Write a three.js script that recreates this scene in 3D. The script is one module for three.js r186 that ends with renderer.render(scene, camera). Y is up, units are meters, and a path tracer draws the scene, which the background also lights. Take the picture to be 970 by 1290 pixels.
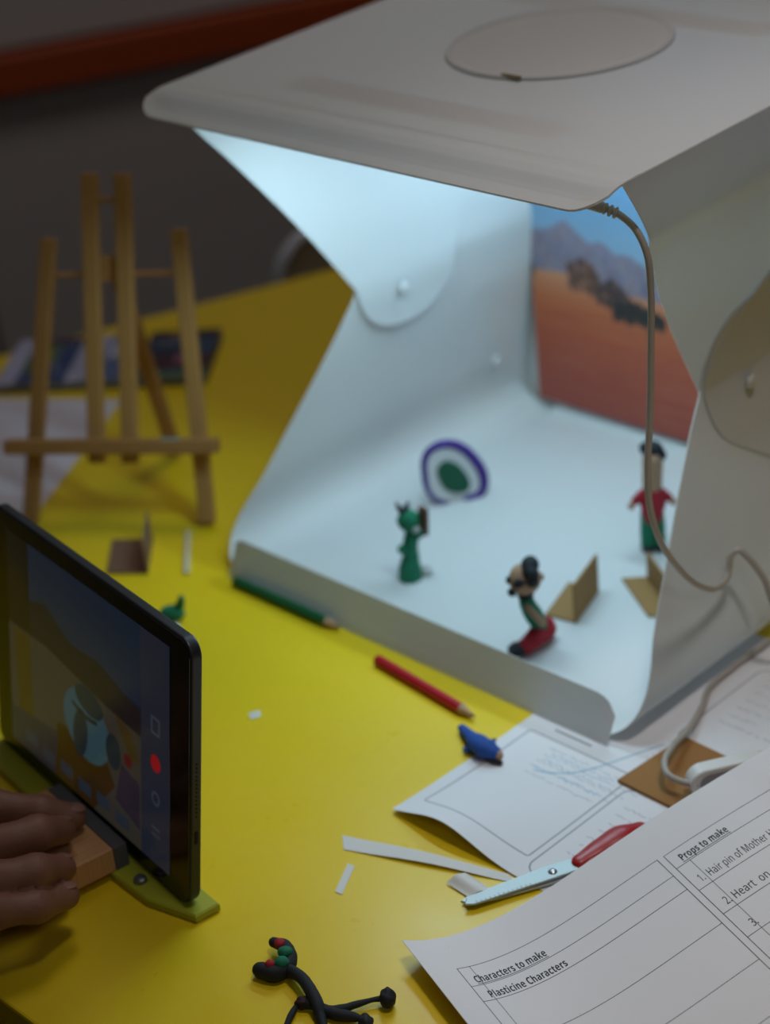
import * as THREE from 'three';
import { RectAreaLightUniformsLib } from 'three/addons/lights/RectAreaLightUniformsLib.js';
import { RoundedBoxGeometry } from 'three/addons/geometries/RoundedBoxGeometry.js';
import { MarchingCubes } from 'three/addons/objects/MarchingCubes.js';
import { mergeGeometries, mergeVertices } from 'three/addons/utils/BufferGeometryUtils.js';
import { ImprovedNoise } from 'three/addons/math/ImprovedNoise.js';

// ---------------------------------------------------------------- camera, light, exposure
const V = (x, y, z) => new THREE.Vector3(x, y, z);
const T = 0.74;                                        // height of the table top
const FOC = 2451.75, PITCH = 0.4888, ROLL = -0.1032, CAMH = 0.723;
const scene = new THREE.Scene();
scene.background = new THREE.Color(0x000000);
const camera = new THREE.PerspectiveCamera(2 * Math.atan(645 / FOC) * 180 / Math.PI, 970 / 1290, 0.05, 30);
const camF = V(0, -Math.sin(PITCH), -Math.cos(PITCH)), R0 = V(1, 0, 0), U0 = R0.clone().cross(camF);
const camR = R0.clone().multiplyScalar(Math.cos(ROLL)).addScaledVector(U0, Math.sin(ROLL));
const camU = R0.clone().multiplyScalar(-Math.sin(ROLL)).addScaledVector(U0, Math.cos(ROLL));
const camP = V(0, T + CAMH, 0);
camera.position.copy(camP);
camera.quaternion.setFromRotationMatrix(new THREE.Matrix4().makeBasis(camR, camU, camF.clone().negate()));
camera.focus = 1.05; camera.userData.fStop = 4.3;
scene.add(camera);

const renderer = new THREE.WebGLRenderer({ antialias: true });
renderer.toneMapping = THREE.LinearToneMapping;
renderer.toneMappingExposure = 1.0;
renderer.shadowMap.enabled = true;
RectAreaLightUniformsLib.init();

const LED_COLOR = new THREE.Color().setRGB(0.59, 0.88, 1.03), LED_POWER = 74;
const ROOM_COLOR = new THREE.Color().setRGB(1.0, 0.95, 0.93);
const PANEL_POWER = 3.2, FILL_POWER = 2.0, SPOT_POWER = 2.7;
const SPOT_AT = V(0.40, 2.56, -0.72), SPOT_TO = V(0.36, T, -0.86);

// ---------------------------------------------------------------- helpers
let seed = 7;
const rnd = () => { seed = (seed * 1664525 + 1013904223) >>> 0; return seed / 4294967296; };
const noise = new ImprovedNoise();
function ray(x, y) { return camF.clone().addScaledVector(camR, (x - 485) / FOC).addScaledVector(camU, (645 - y) / FOC); }
function pix(x, y, h = 0) { const d = ray(x, y); return camP.clone().addScaledVector(d, (T + h - camP.y) / d.y); }   // the point of the table (or h above it) seen at a pixel
const YAW = 0.8244, BX = -0.1264, BZ = -1.2889, W = 0.38, D = 0.363;
const bA = V(Math.cos(YAW), 0, Math.sin(YAW)), bB = V(Math.sin(YAW), 0, -Math.cos(YAW));
const bx = (u, v, y = 0) => V(BX, T + y, BZ).addScaledVector(bA, u).addScaledVector(bB, v);
const L = (u, v, y) => V(u, y, -v);                    // the same in the light box's own frame

const used = {};
function numbered(n) { const k = used[n] = (used[n] ?? -1) + 1; return k ? n + '_' + String(k).padStart(3, '0') : n; }
function thing(name, label, category, pos = V(0, 0, 0), turn = 0, group) {
  const o = new THREE.Group(); o.name = numbered(name); o.position.copy(pos); o.rotation.y = turn;
  o.userData = { label, category }; if (group) o.userData.group = group;
  scene.add(o); return o;
}
function mesh(name, geo, mat, parent, label) {
  const m = new THREE.Mesh(geo, mat); m.name = name; m.castShadow = m.receiveShadow = true;
  if (label) m.userData.label = label;
  parent.add(m); return m;
}
function single(name, label, category, geo, mat, pos, turn = 0, group) {
  const m = mesh(numbered(name), geo, mat, scene); if (pos) m.position.copy(pos); m.rotation.y = turn;
  m.userData = { label, category }; if (group) m.userData.group = group; return m;
}
const std = (c, rough = 0.6, o = {}) => new THREE.MeshStandardMaterial({ color: c instanceof THREE.Color ? c : new THREE.Color(c), roughness: rough, ...o });
const lin = (r, g, b) => new THREE.Color().setRGB(r, g, b);
function build(pos, idx, uv) {
  const g = new THREE.BufferGeometry(); g.setAttribute('position', new THREE.Float32BufferAttribute(pos, 3));
  g.setAttribute('uv', new THREE.Float32BufferAttribute(uv, 2)); g.setIndex(idx); g.computeVertexNormals(); return g;
}
// a bent sheet with thickness: f(a, b) gives a point for a, b in 0..1; the sheet thickens along its normal (by th, half to each side)
function sheet(f, na, nb, th = 0.0008) {
  const P = [], N = [], e = 1e-4;
  for (let j = 0; j <= nb; j++) for (let i = 0; i <= na; i++) {
    const a = i / na, b = j / nb, p = f(a, b); P.push(p);
    const da = f(Math.min(1, a + e), b).sub(f(Math.max(0, a - e), b)), db = f(a, Math.min(1, b + e)).sub(f(a, Math.max(0, b - e)));
    const n = da.cross(db); N.push(n.lengthSq() > 1e-24 ? n.normalize() : null);
  }
  for (let k = 0; k < N.length; k++) if (!N[k]) { const q = N[k + 1] || N[k - 1] || N[k + na + 1] || N[k - na - 1]; N[k] = q ? q.clone() : V(0, 1, 0); }
  const pos = [], uv = [], idx = [], S = (na + 1) * (nb + 1);
  for (const s of [0.5, -0.5]) for (let k = 0; k < S; k++) {
    const p = P[k].clone().addScaledVector(N[k], s * th); pos.push(p.x, p.y, p.z); uv.push((k % (na + 1)) / na, Math.floor(k / (na + 1)) / nb);
  }
  for (let j = 0; j < nb; j++) for (let i = 0; i < na; i++) {
    const a = j * (na + 1) + i, b = a + 1, c = a + na + 1, d = c + 1;
    idx.push(a, b, d, a, d, c, S + a, S + d, S + b, S + a, S + c, S + d);
  }
  const rim = [];
  for (let i = 0; i < na; i++) rim.push([i, i + 1]);
  for (let j = 0; j < nb; j++) rim.push([j * (na + 1) + na, (j + 1) * (na + 1) + na]);
  for (let i = na; i > 0; i--) rim.push([nb * (na + 1) + i, nb * (na + 1) + i - 1]);
  for (let j = nb; j > 0; j--) rim.push([j * (na + 1), (j - 1) * (na + 1)]);
  for (const [a, b] of rim) {
    const base = pos.length / 3;
    for (const k of [a, b, S + a, S + b]) { pos.push(pos[3 * k], pos[3 * k + 1], pos[3 * k + 2]); uv.push(uv[2 * k], uv[2 * k + 1]); }
    idx.push(base, base + 2, base + 1, base + 1, base + 2, base + 3);
  }
  return build(pos, idx, uv);
}
// a swept limb with a radius at each point and round ends
function limb(pts, rads, seg = 10, rough = 0, flat = 1) {
  const curve = new THREE.CatmullRomCurve3(pts, false, 'centripetal'), n = Math.max(6, pts.length * 5), fr = curve.computeFrenetFrames(n, false);
  const rows = [];
  const rad = (t) => { const x = t * (rads.length - 1), i = Math.min(rads.length - 2, Math.floor(x)); const k = x - i, s = k * k * (3 - 2 * k); return rads[i] * (1 - s) + rads[i + 1] * s; };
  const p0 = curve.getPoint(0), p1 = curve.getPoint(1);
  for (const c of [1.4, 1.0, 0.5]) rows.push([p0.clone().addScaledVector(fr.tangents[0], -rads[0] * Math.sin(c)), 0, Math.max(0.02, Math.cos(c)) * rads[0]]);
  for (let i = 0; i <= n; i++) rows.push([curve.getPoint(i / n), i, rad(i / n)]);
  const rl = rads[rads.length - 1];
  for (const c of [0.5, 1.0, 1.4]) rows.push([p1.clone().addScaledVector(fr.tangents[n], rl * Math.sin(c)), n, Math.max(0.02, Math.cos(c)) * rl]);
  const pos = [], uv = [], idx = [];
  rows.forEach(([c, k, r], j) => {
    for (let i = 0; i < seg; i++) {
      const a = i / seg * Math.PI * 2, d = fr.normals[k].clone().multiplyScalar(Math.cos(a)).addScaledVector(fr.binormals[k], Math.sin(a));
      let rr = r; if (rough) rr *= 1 + rough * noise.noise((c.x + d.x * r) * 260 + 3, (c.y + d.y * r) * 260, (c.z + d.z * r) * 260);
      d.y *= flat; const p = c.clone().addScaledVector(d, rr); pos.push(p.x, p.y, p.z); uv.push(i / seg, j / rows.length);
    }
  });
  for (let j = 0; j < rows.length - 1; j++) for (let i = 0; i < seg; i++) {
    const a = j * seg + i, b = j * seg + (i + 1) % seg, c = a + seg, d = b + seg; idx.push(a, d, b, a, c, d);
  }
  for (const [j, s] of [[0, 1], [rows.length - 1, -1]]) {
    const c = pos.length / 3; pos.push(rows[j][0].x, rows[j][0].y, rows[j][0].z); uv.push(0, 0);
    for (let i = 0; i < seg; i++) { const a = j * seg + i, b = j * seg + (i + 1) % seg; s > 0 ? idx.push(c, a, b) : idx.push(c, b, a); }
  }
  return build(pos, idx, uv);
}
function ball(c, rx, ry, rz, rough = 0.08, sc = 1) {
  const g = mergeVertices(new THREE.IcosahedronGeometry(1, 4).deleteAttribute('normal').deleteAttribute('uv')), p = g.attributes.position;
  for (let i = 0; i < p.count; i++) {
    const v = V(p.getX(i), p.getY(i), p.getZ(i)), k = 1 + rough * noise.noise(v.x * 1.7 * sc + c.x * 900, v.y * 1.7 * sc + c.y * 900, v.z * 1.7 * sc);
    p.setXYZ(i, c.x + v.x * rx * k, c.y + v.y * ry * k, c.z + v.z * rz * k);
  }
  g.setAttribute('uv', new THREE.Float32BufferAttribute(new Float32Array(p.count * 2), 2));
  g.computeVertexNormals(); return g;
}
const box = (sx, sy, sz, r = 0.0006, c = V(0, 0, 0)) => new RoundedBoxGeometry(sx, sy, sz, 2, Math.min(r, sx / 2.1, sy / 2.1, sz / 2.1)).translate(c.x, c.y, c.z);
// a bar of rectangular section between two points; wide is the direction of its width
function bar(a, b, w, t, wide, r = 0.001) {
  const d = b.clone().sub(a), y = d.clone().normalize(), x = wide.clone().addScaledVector(y, -wide.dot(y)).normalize(), z = x.clone().cross(y);
  return box(w, d.length(), t, r).applyMatrix4(new THREE.Matrix4().makeBasis(x, y, z).setPosition(a.clone().add(b).multiplyScalar(0.5)));
}
function slab(poly, h, bevel = 0.0003) {                 // extrudes a polygon given in x, z by h upward from y = 0
  const s = new THREE.Shape(poly.map(([x, z]) => new THREE.Vector2(x, -z)));
  return new THREE.ExtrudeGeometry(s, { depth: h - 2 * bevel, bevelEnabled: true, bevelSize: bevel, bevelThickness: bevel, bevelOffset: -bevel, bevelSegments: 1, curveSegments: 10 }).rotateX(-Math.PI / 2).translate(0, bevel, 0);
}
function paint(w, h, draw) { const c = document.createElement('canvas'); c.width = w; c.height = h; draw(c.getContext('2d'), w, h); const t = new THREE.CanvasTexture(c); t.colorSpace = THREE.SRGBColorSpace; t.anisotropy = 8; return t; }
function grain(n, f, repeat) {                           // grey noise for bump and roughness
  const d = new Uint8Array(n * n * 4);
  for (let j = 0; j < n; j++) for (let i = 0; i < n; i++) { const v = Math.max(0, Math.min(255, f(i / n, j / n))); d.set([v, v, v, 255], (j * n + i) * 4); }
  const t = new THREE.DataTexture(d, n, n); t.magFilter = THREE.LinearFilter; t.minFilter = THREE.LinearFilter; t.wrapS = t.wrapT = THREE.RepeatWrapping; t.repeat.set(repeat, repeat); t.needsUpdate = true; return t;
}
const fine = grain(256, (u, v) => 128 + 60 * noise.noise(u * 64, v * 64, 1) + 50 * noise.noise(u * 140, v * 140, 5), 1);
function woodTexture(base, dark, streaks = 60) {
  return paint(256, 512, (c, w, h) => {
    c.fillStyle = base; c.fillRect(0, 0, w, h);
    for (let i = 0; i < streaks; i++) {
      c.strokeStyle = dark; c.globalAlpha = 0.06 + 0.2 * rnd(); c.lineWidth = 0.6 + 2.2 * rnd(); const x = rnd() * w; c.beginPath(); c.moveTo(x, 0);
      c.bezierCurveTo(x + 14 * (rnd() - 0.5), h * 0.3, x + 14 * (rnd() - 0.5), h * 0.7, x + 10 * (rnd() - 0.5), h); c.stroke();
    }
  });
}
const clay = (c) => std(c, 0.75, { bumpMap: fine, bumpScale: 0.0003 });

// ---------------------------------------------------------------- room
const RT = Math.atan2(0.32343, 0.94625), rX = V(Math.cos(RT), 0, -Math.sin(RT)), rZ = V(Math.sin(RT), 0, Math.cos(RT)), rO = V(-0.195, 0, -2.74);
const room = (x, y, z) => rO.clone().addScaledVector(rX, x).addScaledVector(rZ, z).setY(y);
function struct(name, sx, sy, sz, x, y, z, mat) {
  const m = mesh(name, box(sx, sy, sz, 0.004), mat, scene); m.position.copy(room(x, y, z)); m.rotation.y = RT; m.userData.kind = 'structure'; return m;
}
const wallM = std(lin(0.50, 0.45, 0.44), 0.75, { bumpMap: fine, bumpScale: 0.0005 }), paleM = std(lin(0.42, 0.41, 0.40), 0.85);
const RX0 = -2.4, RX1 = 3.2, RZ1 = 4.6, RH = 2.7, rcx = (RX0 + RX1) / 2, rw = RX1 - RX0;
struct('floor', rw + 0.3, 0.1, RZ1 + 0.3, rcx, -0.05, RZ1 / 2, std(lin(0.06, 0.06, 0.065), 0.6));
struct('ceiling', rw + 0.3, 0.1, RZ1 + 0.3, rcx, RH + 0.05, RZ1 / 2, std(lin(0.6, 0.59, 0.57), 0.9));
const wb = struct('wall_back', rw + 0.3, RH, 0.1, rcx, RH / 2, -0.07, std(lin(0.05, 0.05, 0.05), 0.9));
for (let k = 0; k < 5; k++) {                            // flat panels with an open joint between two of them
  const w = 1.12, x = -0.355 - 0.56 + (k - 1) * w;
  for (const [y0, y1] of [[0, 0.762], [0.818, RH]]) mesh('panel', box(w - 0.008, y1 - y0 - 0.002, 0.018, 0.003, V(x - rcx, (y0 + y1) / 2 - RH / 2, 0.058)), wallM, wb);
}
struct('wall_left', 0.1, RH, RZ1, RX0 - 0.05, RH / 2, RZ1 / 2, paleM);
struct('wall_right', 0.1, RH, RZ1, RX1 + 0.05, RH / 2, RZ1 / 2, paleM);
struct('wall_front', rw + 0.3, RH, 0.1, rcx, RH / 2, RZ1 + 0.05, paleM);
const trim = new THREE.Group(); trim.name = 'trim_1'; trim.userData.kind = 'structure'; trim.position.copy(room(0, 0.79, 0.014)); trim.rotation.y = RT; scene.add(trim);
const railM = std(lin(0.38, 0.058, 0.011), 0.5);
for (let k = 0; k < 4; k++) mesh('rail', box(1.396, 0.054, 0.028, 0.004, V(-1.5 + 1.4 * k - 0.2, 0, 0)), railM, trim);

// unseen ceiling panels behind and in front of the table, and a spot lamp
for (const [x, z, power, where] of [[0.05, 0.95, PANEL_POWER, 'behind the table'], [-0.5, 3.7, FILL_POWER, 'at the front of the room']]) {
  const p = room(x, RH, z), t = thing('unseen_ceiling_light', 'unseen square white panel light set under the ceiling ' + where, 'lamp', p, RT, 'unseen ceiling panel lights');
  const fm = std(0xdddddd, 0.4);
  for (const [sx, sz, fx, fz] of [[0.64, 0.02, 0, 0.31], [0.64, 0.02, 0, -0.31], [0.02, 0.6, 0.31, 0], [0.02, 0.6, -0.31, 0]]) mesh('frame', box(sx, 0.03, sz, 0.002, V(fx, -0.015, fz)), fm, t);
  mesh('diffuser', box(0.6, 0.012, 0.6, 0.002, V(0, -0.012, 0)), std(0xffffff, 0.5, { emissive: ROOM_COLOR, emissiveIntensity: 1.5 }), t);
  const l = new THREE.RectAreaLight(ROOM_COLOR, power, 0.6, 0.6); l.position.set(0, -0.034, 0); l.rotation.x = -Math.PI / 2; t.add(l);  // out of view, placed to light the table and the box front
}
{
  const dir = SPOT_TO.clone().sub(SPOT_AT).normalize();
  const t = thing('unseen_spot_lamp', 'unseen black cylindrical spot lamp on a ceiling stem, lighting the right of the table', 'lamp', V(SPOT_AT.x, RH, SPOT_AT.z));
  const q = new THREE.Quaternion().setFromUnitVectors(V(0, -1, 0), dir), at = V(0, SPOT_AT.y - RH, 0), M = new THREE.Matrix4().compose(at, q, V(1, 1, 1)), black = std(0x1b1b1c, 0.4);
  mesh('ceiling_mount', new THREE.CylinderGeometry(0.045, 0.045, 0.015, 24).translate(0, -0.0075, 0), black, t);
  mesh('stem', new THREE.CylinderGeometry(0.008, 0.008, 0.12, 12).translate(0, -0.06, 0), black, t);
  mesh('shade', new THREE.LatheGeometry([[0.012, 0.06], [0.045, 0.055], [0.055, 0.03], [0.062, -0.04], [0.059, -0.04], [0.05, 0.025], [0.012, 0.045]].map(([x, y]) => new THREE.Vector2(x, y)), 28).applyMatrix4(M), black, t);
  mesh('bulb', new THREE.SphereGeometry(0.03, 16, 12).applyMatrix4(M), std(0xffffff, 0.4, { emissive: ROOM_COLOR, emissiveIntensity: 4 }), t);
  const s = new THREE.SpotLight(ROOM_COLOR, SPOT_POWER, 0, 0.38, 1, 2); s.position.copy(at).addScaledVector(dir, 0.045); s.castShadow = true; s.shadow.radius = 6;  // lamp out of view, placed to light the right of table and box
  t.add(s); s.target.position.copy(SPOT_TO); scene.add(s.target); s.target.name = 'spot_target';
}

// ---------------------------------------------------------------- table and chair
const yellow = std(lin(0.83, 0.60, 0.012), 0.42, { roughnessMap: grain(256, (u, v) => 200 + 40 * noise.noise(u * 9, v * 9, 2) + 25 * noise.noise(u * 60, v * 60, 3), 3) });
{
  const corner = [[-0.697, -0.391], [1.0, -0.391], [0.86, 0.60], [-0.35, 0.60]], w = corner.map(([u, v]) => bx(u, v));
  const c = w.reduce((s, p) => s.add(p), V(0, 0, 0)).multiplyScalar(0.25), t = thing('craft_table', 'bright yellow craft table with a smooth laminate top', 'table', V(c.x, 0, c.z));
  const s = new THREE.Shape(w.map((p) => new THREE.Vector2(p.x - c.x, -(p.z - c.z))));
  mesh('tabletop', new THREE.ExtrudeGeometry(s, { depth: 0.022, bevelEnabled: true, bevelSize: 0.002, bevelThickness: 0.002, bevelOffset: -0.002, bevelSegments: 2 }).rotateX(-Math.PI / 2).translate(0, T - 0.024, 0), yellow, t);
  const steel = std(0x9a9c9e, 0.35, { metalness: 0.8 });
  for (const p of w) { const q = p.clone().sub(c).multiplyScalar(0.84); mesh('leg', new THREE.CylinderGeometry(0.02, 0.017, T - 0.024, 16).translate(q.x, (T - 0.024) / 2, q.z), steel, t); }
}
{
  const p = pix(378, 300, 0.03); p.y = 0;
  const t = thing('school_chair', 'cream moulded chair with a pale rim tucked behind the yellow table', 'chair', V(p.x + 0.135, 0, p.z - 0.08), 0.12);
  const cream = std(lin(0.62, 0.50, 0.34), 0.5), rim = std(lin(0.66, 0.68, 0.78), 0.4), metal = std(0x8d9095, 0.35, { metalness: 0.8 });
  const back = (a, b) => { const y = 0.50 + 0.25 * b, x = (a - 0.5) * 0.36 * (1 - 0.10 * b * b); return V(x, y, -0.02 * b + 0.07 * (2 * a - 1) ** 2 * 0.5); };
  const cut = (f) => (a, b) => { const k = Math.max(0, b - 0.8) / 0.2, w = 1 - 0.16 * (1 - Math.sqrt(Math.max(0, 1 - k * k))); return f(0.5 + (a - 0.5) * w, b); };
  mesh('backrest', sheet(cut(back), 24, 18, 0.007), cream, t);
  const pts = []; for (let i = 0; i <= 14; i++) pts.push(cut(back)(0, i / 14)); for (let i = 1; i <= 14; i++) pts.push(cut(back)(i / 14, 1)); for (let i = 1; i <= 14; i++) pts.push(cut(back)(1, 1 - i / 14));
  mesh('rim', new THREE.TubeGeometry(new THREE.CatmullRomCurve3(pts), 90, 0.0075, 8), rim, t);
  mesh('seat', sheet((a, b) => V((a - 0.5) * 0.38, 0.45 + 0.012 * (2 * a - 1) ** 2 + 0.05 * Math.max(0, 0.15 - b) / 0.15 * 0.9, 0.0 + 0.38 * b), 16, 16, 0.008), cream, t);
  for (const x of [-0.13, 0.13]) mesh('back_bracket', bar(V(x, 0.44, 0.02), V(x, 0.60, -0.006), 0.03, 0.008, V(1, 0, 0)), metal, t);
  for (const [x, z] of [[-0.16, 0.03], [0.16, 0.03], [-0.16, 0.34], [0.16, 0.34]]) mesh('leg', limb([V(x, 0.445, z), V(x * 1.15, 0.006, z < 0.1 ? z - 0.05 : z + 0.03)], [0.01, 0.009]), metal, t);
}

// ---------------------------------------------------------------- light box
const plastic = new THREE.MeshPhysicalMaterial({ color: lin(0.80, 0.80, 0.79), roughness: 0.6, bumpMap: fine, bumpScale: 0.0001, transmission: 0.32, thickness: 0 });
const lbox = thing('light_box', 'white folding photo light box of plastic sheet standing on the yellow table', 'light box', bx(0, 0, 0), -YAW);
const yTop = (v) => 0.370 + 0.038 * v;
function interp(x, xs, ys) { if (x <= xs[0]) return ys[0]; for (let i = 1; i < xs.length; i++) if (x <= xs[i]) { const k = (x - xs[i - 1]) / (xs[i] - xs[i - 1]); return ys[i - 1] + (ys[i] - ys[i - 1]) * k; } return ys[ys.length - 1]; }
const lowC = new THREE.CatmullRomCurve3([[0.045, 0.0006], [0.024, 0.0012], [0.010, 0.0045], [0.0005, 0.011], [-0.0045, 0.020], [-0.0055, 0.030], [-0.003, 0.042], [0.0044, 0.062], [0.014, 0.1], [0.024, 0.14], [0.0325, 0.187], [0.0302, 0.215], [0.0266, 0.238]].map(([x, y]) => V(x, y, 0)));
const upC = new THREE.CatmullRomCurve3([[-0.0085, 0.3747], [-0.0083, 0.368], [-0.0080, 0.358], [-0.0068, 0.345], [-0.004, 0.332], [0.003, 0.318], [0.0165, 0.28], [0.027, 0.24], [0.0325, 0.205], [0.0345, 0.185], [0.0325, 0.16], [0.0315, 0.147]].map(([x, y]) => V(x, y, 0)));
const smooth = (k) => k * k * (3 - 2 * k);
let outline;
for (const side of [0, 1]) {
  const X = (x) => side ? W - x : x;
  mesh('lower_flap', sheet((a, b) => {
    const p = lowC.getPoint(b), y = p.y; let l, r;
    if (y < 0.187) { l = Math.max(0, 0.722 * y); r = D - Math.max(0, 0.69 * y); }
    else { const k = Math.min(1, (y - 0.187) / 0.051), w = Math.sqrt(Math.max(0.0004, 1 - k * k)); l = 0.185 - 0.05 * w; r = 0.185 + 0.049 * w; }
    return L(X(p.x), l + (r - l) * a, y);
  }, 30, 70), plastic, lbox);
  mesh('upper_flap', sheet((a, b) => {
    const p = upC.getPoint(b), y = p.y; let l, r;
    if (y > 0.187) { l = Math.max(0.004, 0.012 + 0.66 * (0.375 - y)); r = Math.min(D, D - 0.65 * (0.375 - y)); }
    else { const k = Math.min(1, (0.187 - y) / 0.0405), w = Math.sqrt(Math.max(0.0004, 1 - k * k)); l = 0.188 - 0.052 * w; r = 0.188 + 0.053 * w; }
    const v = l + (r - l) * a; return L(X(p.x), v, y + (yTop(v) - 0.3745) * smooth(Math.max(0, Math.min(1, (y - 0.2) / 0.17))));
  }, 30, 70), plastic, lbox);
  outline = (y) => interp(y, [0, 0.02, 0.06, 0.1, 0.14, 0.187, 0.22, 0.25, 0.28, 0.32, 0.36, 0.38], [-0.003, -0.0075, 0.0018, 0.0115, 0.0228, 0.0317, 0.0289, 0.0236, 0.0156, 0.0014, -0.0096, -0.010]);
  mesh('back_flap', sheet((a, b) => {
    const v = 0.137 + (D + 0.001 - 0.137) * Math.pow(a, 1.6), f = interp(v, [0.137, 0.1385, 0.142, 0.148, 0.158, 0.169, 0.199, 0.363], [0.0005, 0.010, 0.0205, 0.031, 0.040, 0.047, 0.066, 0.1835]);
    const y = 0.184 + (2 * b - 1) * f; return L(X(outline(y)), v, y);
  }, 40, 40), plastic, lbox);
  const btn = new THREE.LatheGeometry([[0.0001, 0.0028], [0.003, 0.0026], [0.0046, 0.0016], [0.0052, 0], [0.0001, 0]].map(([x, y]) => new THREE.Vector2(x, y)), 20);
  const snap = (v, y, x, inward) => mesh('snap_button', btn.clone().rotateZ((side ? 1 : -1) * (inward ? 1 : -1) * Math.PI / 2).translate(...L(X(x), v, y).toArray()), plastic, lbox);
  snap(0.181, 0.177, 0.0365, true); snap(0.182, 0.178, 0.0275, false); snap(0.312, 0.059, 0.0045, true);
}
mesh('floor_panel', sheet((a, b) => { const v = D * b, k = Math.max(0, (v - (D - 0.022)) / 0.022); return L(0.03 + (W - 0.06) * a, v, 0.0009 + 0.010 * k * k); }, 20, 40), plastic, lbox);
mesh('front_lip', sheet((a, b) => {                      // upturned front edge with rounded ends
  const w = W - 0.016, s = 0.009 + w * a, e = Math.min(a, 1 - a) * w, k = Math.max(0, 1 - e / 0.014), h = 0.031 - 0.013 * (1 - Math.sqrt(Math.max(0, 1 - k * k)));
  return L(s, -0.003 + 0.009 * b, 0.0008 + h * b);
}, 90, 8), plastic, lbox);
mesh('back_panel', sheet((a, b) => { const y = 0.0004 + 0.3786 * b, x0 = outline(y) + 0.0004; return L(x0 + (W - 2 * x0) * a, D + 0.0005, y); }, 12, 30), plastic, lbox);
mesh('top_panel', sheet((a, b) => { const v = 0.026 + (D - 0.026) * b; return L(-0.0085 + (W + 0.017) * a, v, yTop(v) + 0.0002); }, 16, 24), plastic, lbox);
mesh('top_lip', sheet((a, b) => {                        // the front of the top steps down to a flat ledge over the lamps
  const x = -0.0085 + (W + 0.017) * a, e = Math.min(a, 1 - a) * (W + 0.017), k = Math.max(0, 1 - e / 0.020), cut = 1 - Math.sqrt(Math.max(0, 1 - k * k));
  const t = b * (1 - 0.38 * cut), c = [[0.028, 0.0002], [0.014, -0.0003], [0.0075, -0.0022], [0.001, -0.0058], [-0.003, -0.0076], [-0.012, -0.0098]], i = Math.min(4, Math.floor(t * 5)), f = t * 5 - i;
  const v = c[i][0] + (c[i + 1][0] - c[i][0]) * f, y = c[i][1] + (c[i + 1][1] - c[i][1]) * f;
  return L(x, v, yTop(v) + y * (1 - 0.5 * k * k));
}, 90, 30, 0.0014), plastic, lbox);
{
  const cx = 0.19, cv = 0.197, tilt = new THREE.Matrix4().makeRotationX(0.038).setPosition(L(cx, cv, yTop(cv) + 0.0004));
  mesh('round_cover', new THREE.LatheGeometry([[0.0001, 0.0012], [0.066, 0.0012], [0.0715, 0.0008], [0.0722, 0.0026], [0.0752, 0.0030], [0.0765, 0.0018], [0.0768, 0], [0.0001, 0]].map(([x, y]) => new THREE.Vector2(x, y)), 80).applyMatrix4(tilt), plastic, lbox);
  const n = mesh('cover_notch', box(0.016, 0.0016, 0.0035, 0.0006, V(0.0205, 0.0026, 0.0722)).applyMatrix4(tilt), std(lin(0.22, 0.16, 0.07), 0.7), lbox, 'brownish worn finger notch');
}
for (const v of [0.065, 0.275]) {                        // the two lamp strips under the top
  mesh('light_strip', box(0.22, 0.003, 0.012, 0.0006, L(W / 2, v, yTop(v) - 0.004)), std(0xffffff, 0.5, { emissive: LED_COLOR, emissiveIntensity: 1.6 }), lbox);
  mesh('strip_backing', box(0.23, 0.0014, 0.026, 0.0004, L(W / 2, v, yTop(v) - 0.0016)), std(lin(0.5, 0.5, 0.5), 0.5), lbox);  // under the top, placed to keep strip glow from showing through
  const l = new THREE.RectAreaLight(LED_COLOR, LED_POWER, 0.22, 0.012); l.position.copy(L(W / 2, v, yTop(v) - 0.0065)); l.rotation.x = -Math.PI / 2; lbox.add(l);
}
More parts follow.
